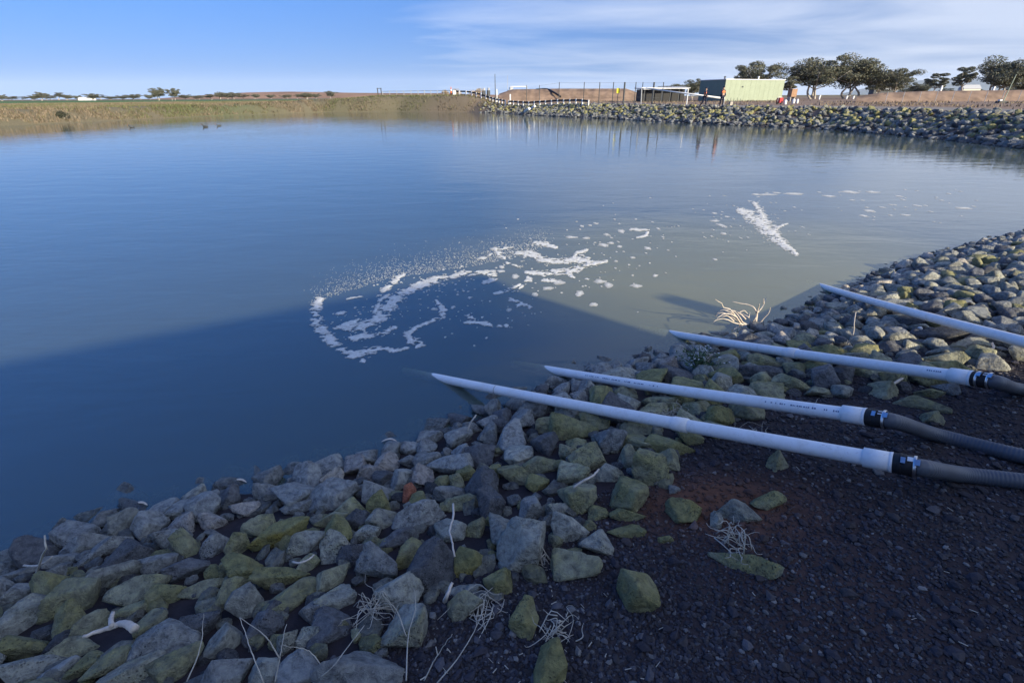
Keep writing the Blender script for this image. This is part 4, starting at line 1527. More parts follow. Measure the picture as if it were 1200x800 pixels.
# straw litter and pale bits in the gravel
mb = MB()
for k in range(420):
    x, y = RNG.uniform(380, 1195), RNG.uniform(500, 800)
    if RNG.uniform() > 1.1 - fbm(np.array([x / 60.]), np.array([y / 60.]), 8)[0] * .7 - sstep(640, 820, x) * .75:
        continue
    lim_ = np.interp(x, [p[0] for p in gravel_px], [p[1] for p in gravel_px])
    if y < lim_ - 20:
        continue
    P_ = at_z(x, y, .7)
    z_ = hz(P_[0], P_[1]) + .012
    a = RNG.uniform(0, 3.14)
    L = RNG.uniform(.005, .028)
    d_ = np.array([math.cos(a) * L, math.sin(a) * L, RNG.uniform(-.2, .3) * L])
    c_ = np.array([P_[0], P_[1], z_])
    mb.tube(np.array([c_ - d_ / 2, c_ + d_ / 2 + [0, 0, .003]]), RNG.uniform(.0008, .0022), 4)
mb.build('straw_litter', MATS['straw'], None, kind='stuff', label='short bits of pale straw strewn over the gravel', cat='litter')

# scraps floating by the stones
for (x, y, w, lab) in [(163, 593, 10, 'curled white scrap floating off the slate stones'), (456, 518, 9, 'thin white leaf floating off the stones'), (427, 539, 7, 'white leaf curled beside another near the waterline'),
                       (430, 545, 6, 'small bent white leaf touching the waterline'), (279, 566, 10, 'thin white ripple of scum by the dark stone'), (360, 553, 5, 'tiny white ring of scum beside a pale stone'), (382, 541, 5, 'tiny white ring of scum off the pale boulder')]:
    g = at_z(x, y)
    Z = (g - CP) @ _F
    L = w * Z / FPX
    mb = MB()
    a = RNG.uniform(-.4, .4)
    pts = [np.array([(t - .5) * 2 * L * math.cos(a), (t - .5) * 2 * L * math.sin(a) + .35 * L * math.sin(t * 3.1), .006 + .01 * math.sin(t * 3.1)]) for t in np.linspace(0, 1, 7)]
    mb.tube(polyline(pts, 12), np.array([.2, .6, .9, 1, 1, 1, 1, 1, .9, .7, .5, .2]) * L * .16, 8, squash=.35)
    mb.build('floating_scrap', MATS['deadwood'], None, True, loc=(g[0], g[1], .001), label=lab, cat='scrap', group='scraps floating by the stones')
stick([(548, 505), (551, 496), (556, 489), (558, 486)], [.1, .16, .2, .2], .006, .005, 'crooked pale root above the waterline stones below the pipe', 'root', 'deadwood', 'root')

# ------------------------------------------------------------------ the far side
def hor(x):
    return 117 - 7 * x / 1200


def far_pt(x, D):
    p = at_d(x, hor(x), D)
    return np.array([p[0], p[1], hz(p[0], p[1])])


def z_at(x, y, D):
    return at_d(x, y, D)[2]


FAR_V = .7      # the far facing takes a darker tone
# riprap of the far bank, too small to pick apart
N_ = 60000
rx, ry = RNG.uniform(-8, 42, N_), RNG.uniform(13, 112, N_)
rd = pond_dist(rx, ry)
rpx = pix(np.stack([rx, ry, np.ones(N_)], 1))
kp = (rd > -.35) & (rd < 3.7) & (np.hypot(rx, ry) > 17) & (rpx[:, 2] > 1) & (rpx[:, 0] > 560) & (rpx[:, 0] < 1290)
kp &= RNG.uniform(size=N_) < np.clip(1.5 - rd / 4.2, .25, 1) * np.clip((rpx[:, 0] - 555) / 90, 0, 1)
rx, ry, rd = rx[kp], ry[kp], rd[kp]
rz = np.maximum(height(rx, ry), -.15)
print('far stones', len(rx))
items1, items2 = [], []
for i in range(len(rx)):
    r = random.uniform(.11, .26)
    e = np.array([r * random.uniform(1, 1.5), r, r * random.uniform(.6, .9)])
    q = Matrix.Rotation(random.uniform(0, 6.28), 3, 'Z') @ Matrix.Rotation(random.uniform(-.7, .7), 3, 'X') @ Matrix.Rotation(random.uniform(-.7, .7), 3, 'Y')
    t = random.random()
    if rd[i] < .5:
        tone = 's' if t < .6 else 'd'
    else:
        tone = 'y' if t < .08 else ('b' if t < .38 else ('g' if t < .6 else ('d' if t < .8 else 's')))
    it = (np.array([rx[i], ry[i], rz[i] + r * .4]), np.array(q).T * e[:, None], tone_col(tone))
    (items2 if ry[i] < 46 else items1).append(it)
many('far_riprap', items2, 2, MATS['rubble'], label='steep stone facing of the far bank under the green building', cat='riprap')
many('distant_riprap', items1, 1, MATS['rubble'], label='distant stone facing below the guard rail', cat='riprap')

# grass on the far shores
def blades(name, gx_, gy_, gz0, hgt, wid, cols, label, cat='grass'):
    n = len(gx_)
    a = RNG.uniform(0, 6.28, n)
    lean = RNG.normal(0, .35, (n, 2)) * hgt[:, None]
    V = np.empty((n, 3, 3), np.float32)
    V[:, 0] = np.stack([gx_ - np.cos(a) * wid, gy_ - np.sin(a) * wid, gz0 - .03], 1)
    V[:, 1] = np.stack([gx_ + np.cos(a) * wid, gy_ + np.sin(a) * wid, gz0 - .03], 1)
    V[:, 2] = np.stack([gx_ + lean[:, 0], gy_ + lean[:, 1], gz0 + hgt], 1)
    me = mesh_np(name, V.reshape(-1, 3), np.arange(3 * n).reshape(n, 3), False)
    vcol(me, np.repeat(cols, 3, 0))
    return link(name, me, MATS['grass'], kind='stuff', label=label, cat=cat)


N_ = 800000
bx = RNG.uniform(-105, 8, N_)
by = RNG.uniform(45, 175, N_)
bpx = pix(np.stack([bx, by, np.full(N_, 1.5)], 1))
kp = (bpx[:, 0] > -30) & (bpx[:, 0] < 600)
bx, by, bpx = bx[kp], by[kp], bpx[kp]
bd = pond_dist(bx, by)
cl_ = fbm(bx * .35, by * .35, 51, 3)
kp = (bd > .15) & (RNG.uniform(size=len(bx)) < np.where(bd < 12, .85, .28) * sstep(.22, .50, cl_))
kp &= (bpx[:, 0] < 430) | (RNG.uniform(size=len(bx)) < .5)
bx, by, bd, cl_ = bx[kp], by[kp], bd[kp], cl_[kp]
nb = len(bx)
print('blades', nb)
hgt = RNG.uniform(.10, .36, nb) * (.5 + 1.1 * fbm(bx * .6, by * .6, 71, 2)) * (1.15 - .5 * sstep(2, 10, bd))
tt_ = fbm(bx * .12, by * .12, 81, 3)
tan = np.array([.195, .155, .11])
grn = np.array([.12, .135, .06])
drk = np.array([.12, .10, .06])
wgn = sstep(.42, .62, tt_ + RNG.normal(0, .07, nb))[:, None]
cols = tan * (1 - wgn) + grn * wgn
dk = (RNG.uniform(size=nb) < .18)[:, None]
cols = np.where(dk, drk, cols) * RNG.uniform(.7, 1.25, (nb, 1))
blades('bank_grass', bx, by, height(bx, by), hgt, RNG.uniform(.03, .10, nb), cols, 'dry tan and olive grass covering the far grassy shore')

# weeds on top of the far bank
N_ = 26000
bx = RNG.uniform(0, 75, N_)
by = RNG.uniform(18, 110, N_)
bd = pond_dist(bx, by)
bpx = pix(np.stack([bx, by, np.full(N_, 1.7)], 1))
kp = (bd > 9) & (bd < 45) & (bpx[:, 0] > 560) & (bpx[:, 0] < 1260) & (fbm(bx * .25, by * .25, 61, 3) > .48)
bx, by = bx[kp], by[kp]
nb = len(bx)
blades('track_weeds', bx, by, height(bx, by), RNG.uniform(.06, .28, nb), RNG.uniform(.02, .08, nb), np.array([.27, .21, .14]) * RNG.uniform(.6, 1.2, (nb, 1)), 'sparse dry weeds along the far track', 'weeds')


# ---- shrubs and trees
def leaf_cloud(centres, radii, n, size, cols, flat=.6):
    """leaf-sized faces in clumps"""
    nC = len(centres)
    ci_ = RNG.integers(0, nC, n)
    d_ = RNG.normal(0, 1, (n, 3))
    d_ /= np.linalg.norm(d_, axis=1)[:, None]
    rr = RNG.uniform(.25, 1, n) ** .5
    P = np.asarray(centres)[ci_] + d_ * rr[:, None] * np.asarray(radii)[ci_][:, None] * np.array([1, 1, flat])
    t1 = RNG.normal(0, 1, (n, 3))
    t1 /= np.linalg.norm(t1, axis=1)[:, None]
    t2 = np.cross(t1, RNG.normal(0, 1, (n, 3)))
    t2 /= np.linalg.norm(t2, axis=1)[:, None]
    s_ = RNG.uniform(.6, 1.3, n)[:, None] * size
    V = np.stack([P - t1 * s_, P + t2 * s_ * .45, P + t1 * s_, P - t2 * s_ * .45], 1)
    c_ = np.asarray(cols)[RNG.integers(0, len(cols), n)] * RNG.uniform(.7, 1.3, (n, 1))
    return V.reshape(-1, 3), np.arange(4 * n).reshape(n, 4), np.repeat(c_, 4, 0)


EUC = [(.15, .155, .105), (.12, .13, .09), (.19, .175, .125), (.10, .11, .075)]


def gum_mesh(seed, H, W, stems, n_leaf, lsize, umbrella=.6):
    """a gum tree: pale forked stems and flat-topped clumps; returns trunk mesh and crown mesh"""
    r = np.random.default_rng(seed)
    tr = MB()
    cents, rads = [], []
    for s_ in range(stems):
        a = r.uniform(0, 6.28)
        bx0 = np.array([r.uniform(-.12, .12) * W, r.uniform(-.1, .1) * W, -.2])
        fork = bx0 + np.array([math.cos(a) * W * .08, math.sin(a) * W * .08, H * r.uniform(.22, .36) + .2])
        tr.tube(polyline([bx0, (bx0 + fork) / 2 + r.normal(0, .03, 3) * H * [1, 1, 0], fork], 8), np.linspace(.024 * H, .016 * H, 8), 7)
        for b_ in range(4 if stems < 3 else 3):
            a2 = a + r.uniform(-2.0, 2.0) + b_ * 1.7
            rr_ = r.uniform(.15, .5) * W
            end = np.array([bx0[0] + math.cos(a2) * rr_, bx0[1] + math.sin(a2) * rr_, H * (r.uniform(.68, .95) - .35 * (rr_ / W) ** 1.5)])
            mid_ = fork * .5 + end * .5 + np.array([0, 0, -.06 * H])
            tr.tube(polyline([fork, mid_, end], 9), np.linspace(.013 * H, .003 * H, 9), 6)
            for q in range(5):
                t_ = r.uniform(.25, 1.1)
                c_ = fork + (end - fork) * t_ + r.normal(0, 1, 3) * [.10 * W, .10 * W, .05 * H]
                c_[2] = min(c_[2], H * .93)
                cents.append(c_)
                rads.append(r.uniform(.10, .20) * W)
    V, F, C = leaf_cloud(np.array(cents), np.array(rads), n_leaf, lsize, EUC, umbrella)
    cm = mesh_np('crown', V, F, False)
    vcol(cm, C)
    cm.materials.append(MATS['leaf'])
    tm = tr.mesh('trunk', True)
    tm.materials.append(MATS['bark'])
    return tm, cm


GUMS = [gum_mesh(11, 8, 9, 3, 16000, .15, .5), gum_mesh(12, 8, 8, 2, 13000, .15, .55), gum_mesh(14, 8, 6, 1, 9000, .15, .5), gum_mesh(17, 8, 10, 4, 19000, .16, .55)]


def tree(x, top_y, w_px, D, kind, label, name='gum_tree', group='gum trees beyond the far bank', base=None):
    p = far_pt(x, D)
    zt_ = z_at(x, top_y, D)
    Hh = zt_ - p[2]
    pxm = pix(np.array([[p[0], p[1], 3.0], [p[0] + 1, p[1], 3.0]]))
    Ww = w_px / (pxm[1, 0] - pxm[0, 0])
    root = empty(name, tuple(p), random.uniform(0, 6.28), label, 'tree', group)
    tm, cm = GUMS[kind]
    W0 = [9, 8, 6, 10][kind]
    sc_ = (Ww / W0 * 1.15, Ww / W0 * 1.15, Hh / 8 / .97)
    for nm, me in (('trunk', tm), ('crown', cm)):
        o = link(nm, me, None, root)
        o.scale = sc_
    return root


tree(889, 73, 44, 128, 1, 'flat-topped gum tree rising behind the green building')
tree(926, 88, 30, 112, 2, 'small dark gum tree between the green building and the tall gums')
tree(955, 67, 60, 124, 0, 'tall spreading gum tree with several pale trunks beside its twin')
tree(1000, 66, 66, 126, 3, 'widest tall gum tree with open umbrella crown and pale trunks')
tree(1024, 86, 34, 150, 1, 'lower gum tree behind the widest tall one')
tree(1051, 81, 36, 122, 1, 'rounded gum tree in front of the white-roofed farm shed')
tree(1076, 97, 22, 170, 0, 'low bushy gum beyond the red soil mound')
tree(1093, 84, 24, 150, 2, 'small round-headed gum on a single stem')
tree(1125, 76, 26, 130, 2, 'slender leaning gum with two crown tufts beside the farm shed')
tree(1168, 67, 60, 100, 3, 'big dense gum tree beside the leaning pole')
tree(1206, 82, 44, 105, 0, 'bushy gum tree behind the leaning pole')
tree(812, 93, 22, 118, 0, 'dark gum tree between low black shed and green building')
tree(790, 99, 24, 150, 1, 'dark low tree behind the black shed roof')
for k, (x, ty, w, D, kd) in enumerate([(187, 103, 18, 300, 0), (203, 104, 13, 300, 1)]):
    tree(x, ty, w, D, kd, ['larger of two dark trees standing together on the skyline', 'smaller of two dark trees standing together on the skyline'][k], 'skyline_tree', 'trees on the western skyline')
for k, x in enumerate([3, 14, 27, 40, 49, 58, 70, 80, 92, 108, 118, 131, 143, 155, 164, 175, 218, 231, 247, 258, 266, 274, 285, 300, 318, 335, 349, 360, 371, 387]):
    ty = [111, 113, 113, 112, 108, 112, 108, 111, 112, 110, 111, 113, 112, 111, 110, 111, 111, 112, 110, 108, 109, 108.5, 110, 110, 111, 111, 110, 109, 110, 107][k]
    D = 380 + 37 * ((k * 7) % 9)
    tree(x, ty, random.uniform(9, 17), D, k % 4, ['flat-crowned', 'bushy', 'slender'][k % 3] + ' small dark tree in the distant western tree line', 'distant_tree', 'distant western tree line')
for k, x in enumerate([1035, 1064, 1108, 1143, 1190]):
    tree(x, hor(x) - random.uniform(7, 11), random.uniform(14, 24), 330 + 30 * k, k % 4, 'hazy low tree beyond the farm sheds', 'distant_tree', 'low trees beyond the farm sheds')


def shrub(x, y, w_px, h_px, cols, label, n=900, name='shrub', size=.09):
    g = at_z(x, y + h_px / 2, .15)
    Z = (g - CP) @ _F
    w, h = w_px * Z / FPX / 2, h_px * Z / FPX
    o = empty(name, (g[0], g[1], hz(g[0], g[1])), 0, label, 'shrub', 'shrubs on the far shore')
    cents = [np.array([RNG.uniform(-.7, .7) * w, RNG.uniform(-.5, .5) * w, h * RNG.uniform(.25, .7)]) for k in range(7)]
    V, F, C = leaf_cloud(cents, [h * .45] * 7, n, size, cols, .9)
    me = mesh_np('foliage', V, F, False)
    vcol(me, C)
    link('foliage', me, MATS['leaf'], o)
    mb_ = MB()
    for k in range(5):
        mb_.tube(np.array([[0, 0, 0], cents[k]]), [.03, .01], 5)
    mb_.build('stem', MATS['bark'], o)


TAN = [(.50, .39, .26), (.42, .33, .22), (.36, .28, .17)]
shrub(77, 138, 15, 8, [(.05, .06, .04), (.07, .07, .05), (.04, .045, .035)], 'dark bush at the edge of the grassy shore', 900, 'dark_bush', .08)
shrub(523, 125, 8, 6, TAN, 'small round tan bush on the shore below the guard rail')
shrub(536, 125, 10, 7, TAN, 'pale tan bush next to the small round one')
shrub(556, 123.5, 22, 8, TAN, 'widest tan bush on the shore where the guard rail drops', 1500)

# ---- hills and soil mounds
def ridge(name, xs, tops, D, depth, label, mat_, seed, kind='structure', base=None, cat=None):
    """a long mound whose crest passes through the given pixels"""
    m_ = 90
    px_ = np.linspace(xs[0], xs[-1], m_)
    ty = np.interp(px_, xs, tops)
    rows = []
    prof = [(-.5, 0), (-.38, .35), (-.25, .72), (-.12, .94), (0, 1), (.15, .93), (.3, .6), (.5, 0)]
    for j in range(m_):
        p = far_pt(px_[j], D)
        zt_ = z_at(px_[j], ty[j], D)
        zb = p[2] - .3
        for (u_, h_) in prof:
            jit = (vnoise(np.array([j * .7 + u_ * 5]), np.array([u_ * 9.0]), seed)[0] - .5)
            rows.append([p[0] * (1 + u_ * depth / D), p[1] * (1 + u_ * depth / D) , zb + max(.0, zt_ - zb) * max(0, h_ + jit * .12 * (0 < h_ < 1))])
    k_ = len(prof)
    V = np.array(rows)
    Qs = [[j * k_ + i, (j + 1) * k_ + i, (j + 1) * k_ + i + 1, j * k_ + i + 1] for j in range(m_ - 1) for i in range(k_ - 1)]
    return MBadd(name, V, Qs, mat_, label, kind, cat)


def MBadd(name, V, Qs, mat_, label, kind, cat):
    return link(name, mesh_np(name, V, np.array(Qs)), mat_, kind=kind, label=label, cat=cat)


MATS['redsoil'] = plain('red_soil', (.25, .175, .125), .95, .35, .5, .1, .5)
MATS['brownhill'] = plain('brown_paddock', (.27, .165, .105), .95, .25, .02, .1)
MATS['bluehill'] = plain('forested_range', (.07, .10, .09), .95, .2, .002, .1)
ridge('soil_mound', [585, 600, 650, 700, 733, 745, 758], [110, 105, 104, 104, 104, 108, 119], 122, 14, 'long flat-topped mound of red-brown soil behind the fence posts', MATS['redsoil'], 1, 'thing', cat='soil mound')
ridge('soil_mound', [1005, 1030, 1080, 1120, 1165, 1200, 1260], [113, 109, 107, 106.5, 106, 105.5, 105], 74, 9, 'low red soil mound behind the far track below the gums', MATS['redsoil'], 2, 'thing', cat='soil mound')
ridge('hill', [150, 235, 290, 340, 420, 520, 640], [118, 112, 108.5, 107.5, 109, 109.5, 113], 1500, 300, 'low brown hill on the horizon', MATS['brownhill'], 3)
ridge('hill', [985, 1030, 1060, 1090, 1140, 1200, 1300, 1500], [110, 99, 95, 94, 93, 92.5, 94, 104], 12000, 2500, 'long blue mountain range on the horizon', MATS['bluehill'], 4)

# ------------------------------------------------------------------ built things on the far side
def bar(mb_, a, b, r, n=6):
    return mb_.tube(np.array([a, b], float), r, n)


def guard_rail(path_px, n_posts, label, rail_mat, post_w, h_top, name='guard_rail', double=True, post_mat='white_paint'):
    """posts and rails along pixel/distance points"""
    xs = [p[0] for p in path_px]
    Ds = [p[1] for p in path_px]
    pts = []
    for t in np.linspace(0, 1, n_posts):
        # even spacing on the ground
        pts.append(t)
    dense = np.array([far_pt(x, np.interp(x, xs, Ds)) for x in np.linspace(xs[0], xs[-1], 200)])
    ln = np.concatenate([[0], np.cumsum(np.linalg.norm(np.diff(dense[:, :2], axis=0), axis=1))])
    P = np.stack([np.interp(np.linspace(0, ln[-1], n_posts), ln, dense[:, k]) for k in range(3)], 1)
    root = empty(name, tuple(P[0]), 0, label, 'guard rail')
    o = P[0]
    for k in range(n_posts):
        d = P[min(k + 1, n_posts - 1)] - P[max(k - 1, 0)]
        rz_ = math.atan2(d[1], d[0])
        toc = np.array([-P[k][0], -P[k][1], 0])
        toc /= np.linalg.norm(toc)
        q = P[k] - o + toc * .10
        MB().box((q[0], q[1], q[2] + h_top / 2), (post_w, .10, h_top), rz=rz_).build('post', MATS[post_mat], root)
        if k < n_posts - 1:
            a, b = P[k] - o, P[k + 1] - o
            for zz, hh in (((h_top * .80, .26), (h_top * .16, .10)) if double else ((h_top * .9, .07), (h_top * .45, .05))):
                mid_ = (a + b) / 2
                dv = b - a
                L = np.linalg.norm(dv)
                ex_ = dv / L
                ey_ = np.cross([0, 0, 1.0], ex_)
                ey_ /= np.linalg.norm(ey_)
                MB().box(mid_ + [0, 0, zz], (L, .05, hh), basis=np.array([ex_, ey_, np.cross(ex_, ey_)])).build('rail', rail_mat, root)
    return root


guard_rail([(596, 92), (612, 88), (640, 82), (690, 72)], 15, 'black-railed guard rail with white posts along the level far bank', MATS['black_rubber'], .2, .80)
guard_rail([(531, 108), (550, 106), (572, 101), (592, 93)], 13, 'black-railed guard rail with white posts running down the embankment', MATS['black_rubber'], .26, .85)
guard_rail([(449, 113), (490, 112), (528, 109)], 11, 'thin grey rail fence with pale posts along the embankment crest', MATS['dark_metal'], .08, .95, 'rail_fence', False, 'grey_metal')
g = far_pt(446, 113)
gt = empty('gate_frame', tuple(g), 0, 'dark double post frame at the end of the grey rail fence', 'gate')
for dx in (-.45, .25):
    MB().box((dx, 0, .75), (.16, .16, 1.5)).build('post', MATS['dark_metal'], gt)
MB().box((-.1, 0, 1.42), (1.0, .1, .1)).build('crossbar', MATS['dark_metal'], gt)

MATS['orange'] = plain('orange_vest', (.80, .20, .06), .7, .12, 6)
MATS['yellow'] = plain('yellow_sign', (.85, .72, .05), .6, .08, 5)
# traffic cone
g = far_pt(529, 108.2)
cone = empty('traffic_cone', tuple(g), 0, 'tall orange and white traffic cone behind the guard rail crest', 'traffic cone')
MB().box((0, 0, .04), (.6, .6, .08)).build('base', MATS['black_rubber'], cone)
MB().tube(np.array([[0, 0, .08], [0, 0, .75]]), [.24, .16], 14).build('cone', MATS['orange'], cone, True)
MB().tube(np.array([[0, 0, .75], [0, 0, 1.05]]), [.165, .12], 14).build('white_band', MATS['white_paint'], cone, True)
MB().tube(np.array([[0, 0, 1.05], [0, 0, 1.5]]), [.12, .04], 14).build('tip', MATS['orange'], cone, True)


def board(x, D, y0, y1, w, m_, label, name='sign', cat='sign', post='grey_metal'):
    p = far_pt(x, D)
    zt_, zb = z_at(x, y0, D) - p[2], z_at(x, y1, D) - p[2]
    r = empty(name, tuple(p), 0, label, cat)
    MB().box((0, 0, (zt_ + zb) / 2), (w, .03, zt_ - zb)).build('panel', MATS[m_], r)
    MB().box((0, .05, zt_ / 2), (.06, .06, zt_)).build('post', MATS[post], r)


board(533, 107.2, 106.2, 111, .55, 'white_paint', 'square white sign on the guard rail at the embankment crest')
board(724, 72, 103.5, 109.5, .38, 'yellow', 'bright yellow sign hanging on the tall fence', 'sign', 'sign', 'dark_metal')


def marker(x, D, y_top, w, label, m_='white_paint', name='marker_post'):
    p = far_pt(x, D)
    h = z_at(x, y_top, D) - p[2]
    MB().box((0, 0, h / 2 - .1), (w, w, h + .2)).build(name, MATS[m_], None, loc=tuple(p), label=label, cat='post')


marker(582.5, 104, 104.5, .14, 'single white marker post on the slope above the guard rail')
marker(598, 92, 110.5, .2, 'short cream marker post where the two guard rails meet')
marker(1101, 75, 100.5, .16, 'white marker post on the red mound between two gums')
marker(1162.5, 75, 101.5, .16, 'white marker post on the red mound before the dense gum')

# two white pipe ends lying on the stones
for k, (a_, b_, lab) in enumerate([((615, 131), (620, 127.5), 'shorter white pipe end lying on the far stones'), ((620.5, 129), (626.5, 124.8), 'longer white pipe end lying on the far stones')]):
    A_, B_ = at_z(*a_, .55), at_z(*b_, 1.15)
    MB().tube(np.array([A_ - A_, B_ - A_]), .17, 10).build('white_pipe', MATS['white_paint'], None, True, loc=tuple(A_), label=lab, cat='pipe')

# tall security fence
fx = [(560, 112), (617, 92), (632, 88), (655, 82), (684, 77), (702, 75), (718, 73), (731, 71.5), (744, 74), (752, 77), (765, 69), (776, 70)]
fence = empty('security_fence', tuple(far_pt(702, 75)), 0, 'tall security fence of thin dark posts and wires before the soil mound', 'fence')
fo = np.array(fence.location)
prev = None
for k, (x, D) in enumerate(fx[1:]):
    p = far_pt(x, D)
    hh = z_at(x, 96.5 if x > 650 else 100, D) - p[2]
    thick = .11 if x in (731, 765) else .055
    q = p - fo
    MB().tube(np.array([q, q + [0, 0, hh]]), thick, 6).build('post', MATS['dark_metal'], fence)
    if prev is not None and x > 640:
        for fz in (.97, .62, .3):
            MB().tube(np.array([prev[0] + [0, 0, prev[1] * fz], q + [0, 0, hh * fz]]), .008, 4).build('wire', MATS['dark_metal'], fence)
    prev = (q, hh)

# black hose over the mound
pts = [at_d(x, y, D) for x, y, D in ((628, 105.2, 121.5), (640, 104.6, 121), (650, 109, 117.2), (657, 113.5, 115.6))]
mb = MB()
mb.tube(polyline([p - pts[0] for p in pts], 16), .2, 6)
mb.build('black_hose', MATS['black_rubber'], None, True, loc=tuple(pts[0]), label='thick black hose running down the long soil mound', cat='hose')

# masts and plant beyond the mound
for x, yt, D, r, lab in ((580.5, 87, 150, .14, 'taller dark mast beyond the soil mound'), (595, 88.5, 175, .09, 'thin pale mast beyond the soil mound')):
    p = far_pt(x, D)
    h = z_at(x, yt, D) - p[2]
    MB().tube(np.array([[0, 0, -.3], [0, 0, h]]), [r, r * .6], 6).build('mast', MATS['dark_metal' if r > .1 else 'grey_metal'], None, loc=tuple(p), label=lab, cat='mast')
for k, (x, w, yt, m_, lab) in enumerate([(567, .9, 103.4, 'dark_metal', 'dark machine cab beyond the mound beside the taller mast'), (572.5, .7, 103.2, 'dark_metal', 'small dark machine box beyond the mound'), (598.5, 1.5, 102.6, 'grey_metal', 'pale tank block beyond the mound beside the thin mast')]):
    D = 160
    p = far_pt(x, D)
    h = z_at(x, yt, D) - p[2]
    r = empty('plant_unit', tuple(p), .2, lab, 'machine')
    MB().box((0, 0, h * .4), (w, 1.8, h * .8)).build('body', MATS[m_], r)
    MB().box((w * .1, 0, h * .9), (w * .55, 1.4, h * .2)).build('top', MATS['grey_metal'], r)
p = far_pt(608, 165)
h = z_at(608, 101.5, 165) - p[2]
r = empty('conveyor', tuple(p), 0, 'long thin white conveyor beam beyond the mound', 'conveyor')
MB().box((0, 0, h), (5.0, .2, .16)).build('beam', MATS['white_paint'], r)
for dx in (-2.3, 2.4):
    MB().box((dx, 0, h / 2), (.2, .2, h)).build('leg', MATS['grey_metal'], r)

# low black open shed
D = 92
p = far_pt(776, D)
sh = empty('open_shed', tuple(p), math.radians(8), 'low black open-sided shed with grey roof behind the white frame', 'shed')
hs = z_at(776, 103.5, D) - p[2]
MB().box((0, .9, hs * .46), (7.4, 2.6, hs * .92)).build('wall', MATS['black_rubber'], sh)
MB().box((0, .4, hs + .02), (8.0, 4.2, .14), basis=np.array([[1, 0, .02], [0, 1, .05], [-.02, -.05, 1]])).build('roof', MATS['grey_metal'], sh)
for k in range(6):
    MB().box((-3.7 + k * 1.48, -1.4, hs / 2 - .1), (.12, .12, hs)).build('post', MATS['dark_metal'], sh)
# white frame and boom
D = 66
pa = at_d(752, 103, D)
pb = at_d(806.5, 104.0, D)
fr_ = empty('pipe_gantry', tuple(far_pt(806, D)), 0, 'white pipe frame standing in front of the black shed', 'frame')
o_ = np.array(fr_.location)
mb = MB(); bar(mb, pa - o_, pb - o_, .045); mb.build('top_bar', MATS['white_paint'], fr_)
gb_ = far_pt(806, D)
mb = MB(); bar(mb, pb - o_, gb_ - o_, .06); mb.build('post', MATS['white_paint'], fr_)
ga_ = far_pt(752, D)
mb = MB(); bar(mb, pa - o_, ga_ - o_, .05); mb.build('post', MATS['grey_metal'], fr_)
bm0, bm1 = at_d(757, 103.5, 63), at_d(849, 115.6, 57)
mb = MB()
mb.tube(np.array([bm0 - bm1, [0, 0, 0]]), [.05, .09], 8)
bo = mb.build('white_boom', MATS['white_paint'], None, True, loc=tuple(bm1), label='long white boom pipe slanting down behind the two workers', cat='boom')
mb = MB()
mb.tube(np.array([[0, 0, -.02], [0, 0, hz(bm1[0], bm1[1]) - bm1[2]]]), .05, 6)
mb.build('stand', MATS['grey_metal'], bo)

# green building
MATS['lightgreen'] = plain('pale_green_steel', (.29, .335, .245), .55, .08, 1.2)
MATS['shadegreen'] = plain('shaded_green_steel', (.13, .20, .18), .5, .06, 1.5)  # shade of the side wall is put into this green
C0 = far_pt(848, 94)
gbld = empty('green_building', (C0[0], C0[1], C0[2] - .05), 0, 'flat-roofed pale green steel building on the far bank behind the workers', 'building')
hb = z_at(848, 93.5, 94) - C0[2] + .05
u1, u2 = np.array([.90, .43, 0]), np.array([-.43, .90, 0])
u1 /= np.linalg.norm(u1); u2 /= np.linalg.norm(u2)
Bb = np.array([u1, u2, [0, 0, 1]])
L1, L2 = 14.4, 5.7
npan = 12
for k in range(npan):
    w = L1 / npan
    c_ = u1 * (w * (k + .5)) + u2 * .05
    MB().box(c_ + [0, 0, hb / 2], (w - .02, .1, hb), basis=Bb).build('wall_panel', MATS['lightgreen'], gbld)
for k in range(4):
    w = L2 / 4
    c_ = u2 * (w * (k + .5) + .1) + u1 * .05
    MB().box(c_ + [0, 0, hb / 2], (.1, w - .02, hb), basis=Bb).build('side_panel', MATS['shadegreen'], gbld)
c_ = u1 * (L1 / 2 + .1) + u2 * (L2 / 2 + .15)
MB().box(c_ + [0, 0, hb / 2 - .03], (L1 - .24, L2 - .12, hb - .06), basis=Bb).build('core_wall', MATS['shadegreen'], gbld)
rf = MB().box(c_ - u1 * .1 + [0, 0, hb + .05], (L1 + .16, L2 + .45, .1), basis=Bb).build('roof', MATS['white_paint'], gbld)
for t_, h_ in ((.9, .45), (9.0, .5)):
    q = u1 * t_ + u2 * 1.2
    mb = MB()
    mb.tube(np.array([q + [0, 0, hb + .1], q + [0, 0, hb + .1 + h_ * .7]]), .12, 8)
    mb.tube(np.array([q + [0, 0, hb + .1 + h_ * .7], q + [0, 0, hb + .1 + h_]]), [.22, .10], 8)
    mb.build('vent', MATS['dark_metal' if t_ < 1 else 'white_paint'], rf)
q = u1 * 4.1 - u2 * .02 + [0, 0, hb * .68]
MB().box(q, (.34, .06, .22), basis=Bb).build('wall_light', MATS['dark_metal'], gbld)
# small rack against the wall
rk = empty('pipe_rack', tuple(far_pt(861, 58.4)), .4, 'low thin metal rack in front of the pale green wall', 'rack')
for k in range(5):
    MB().tube(np.array([[-.9 + k * .45, 0, -.05], [-.9 + k * .45, 0, .62 + .1 * (k % 2)]]), .022, 5).build('upright', MATS['dark_metal'], rk)
MB().tube(np.array([[-.95, 0, .35], [.95, 0, .35]]), .022, 5).build('rail', MATS['dark_metal'], rk)
MB().box((-.2, .12, .2), (.5, .2, .4)).build('crate', MATS['bark'], rk)

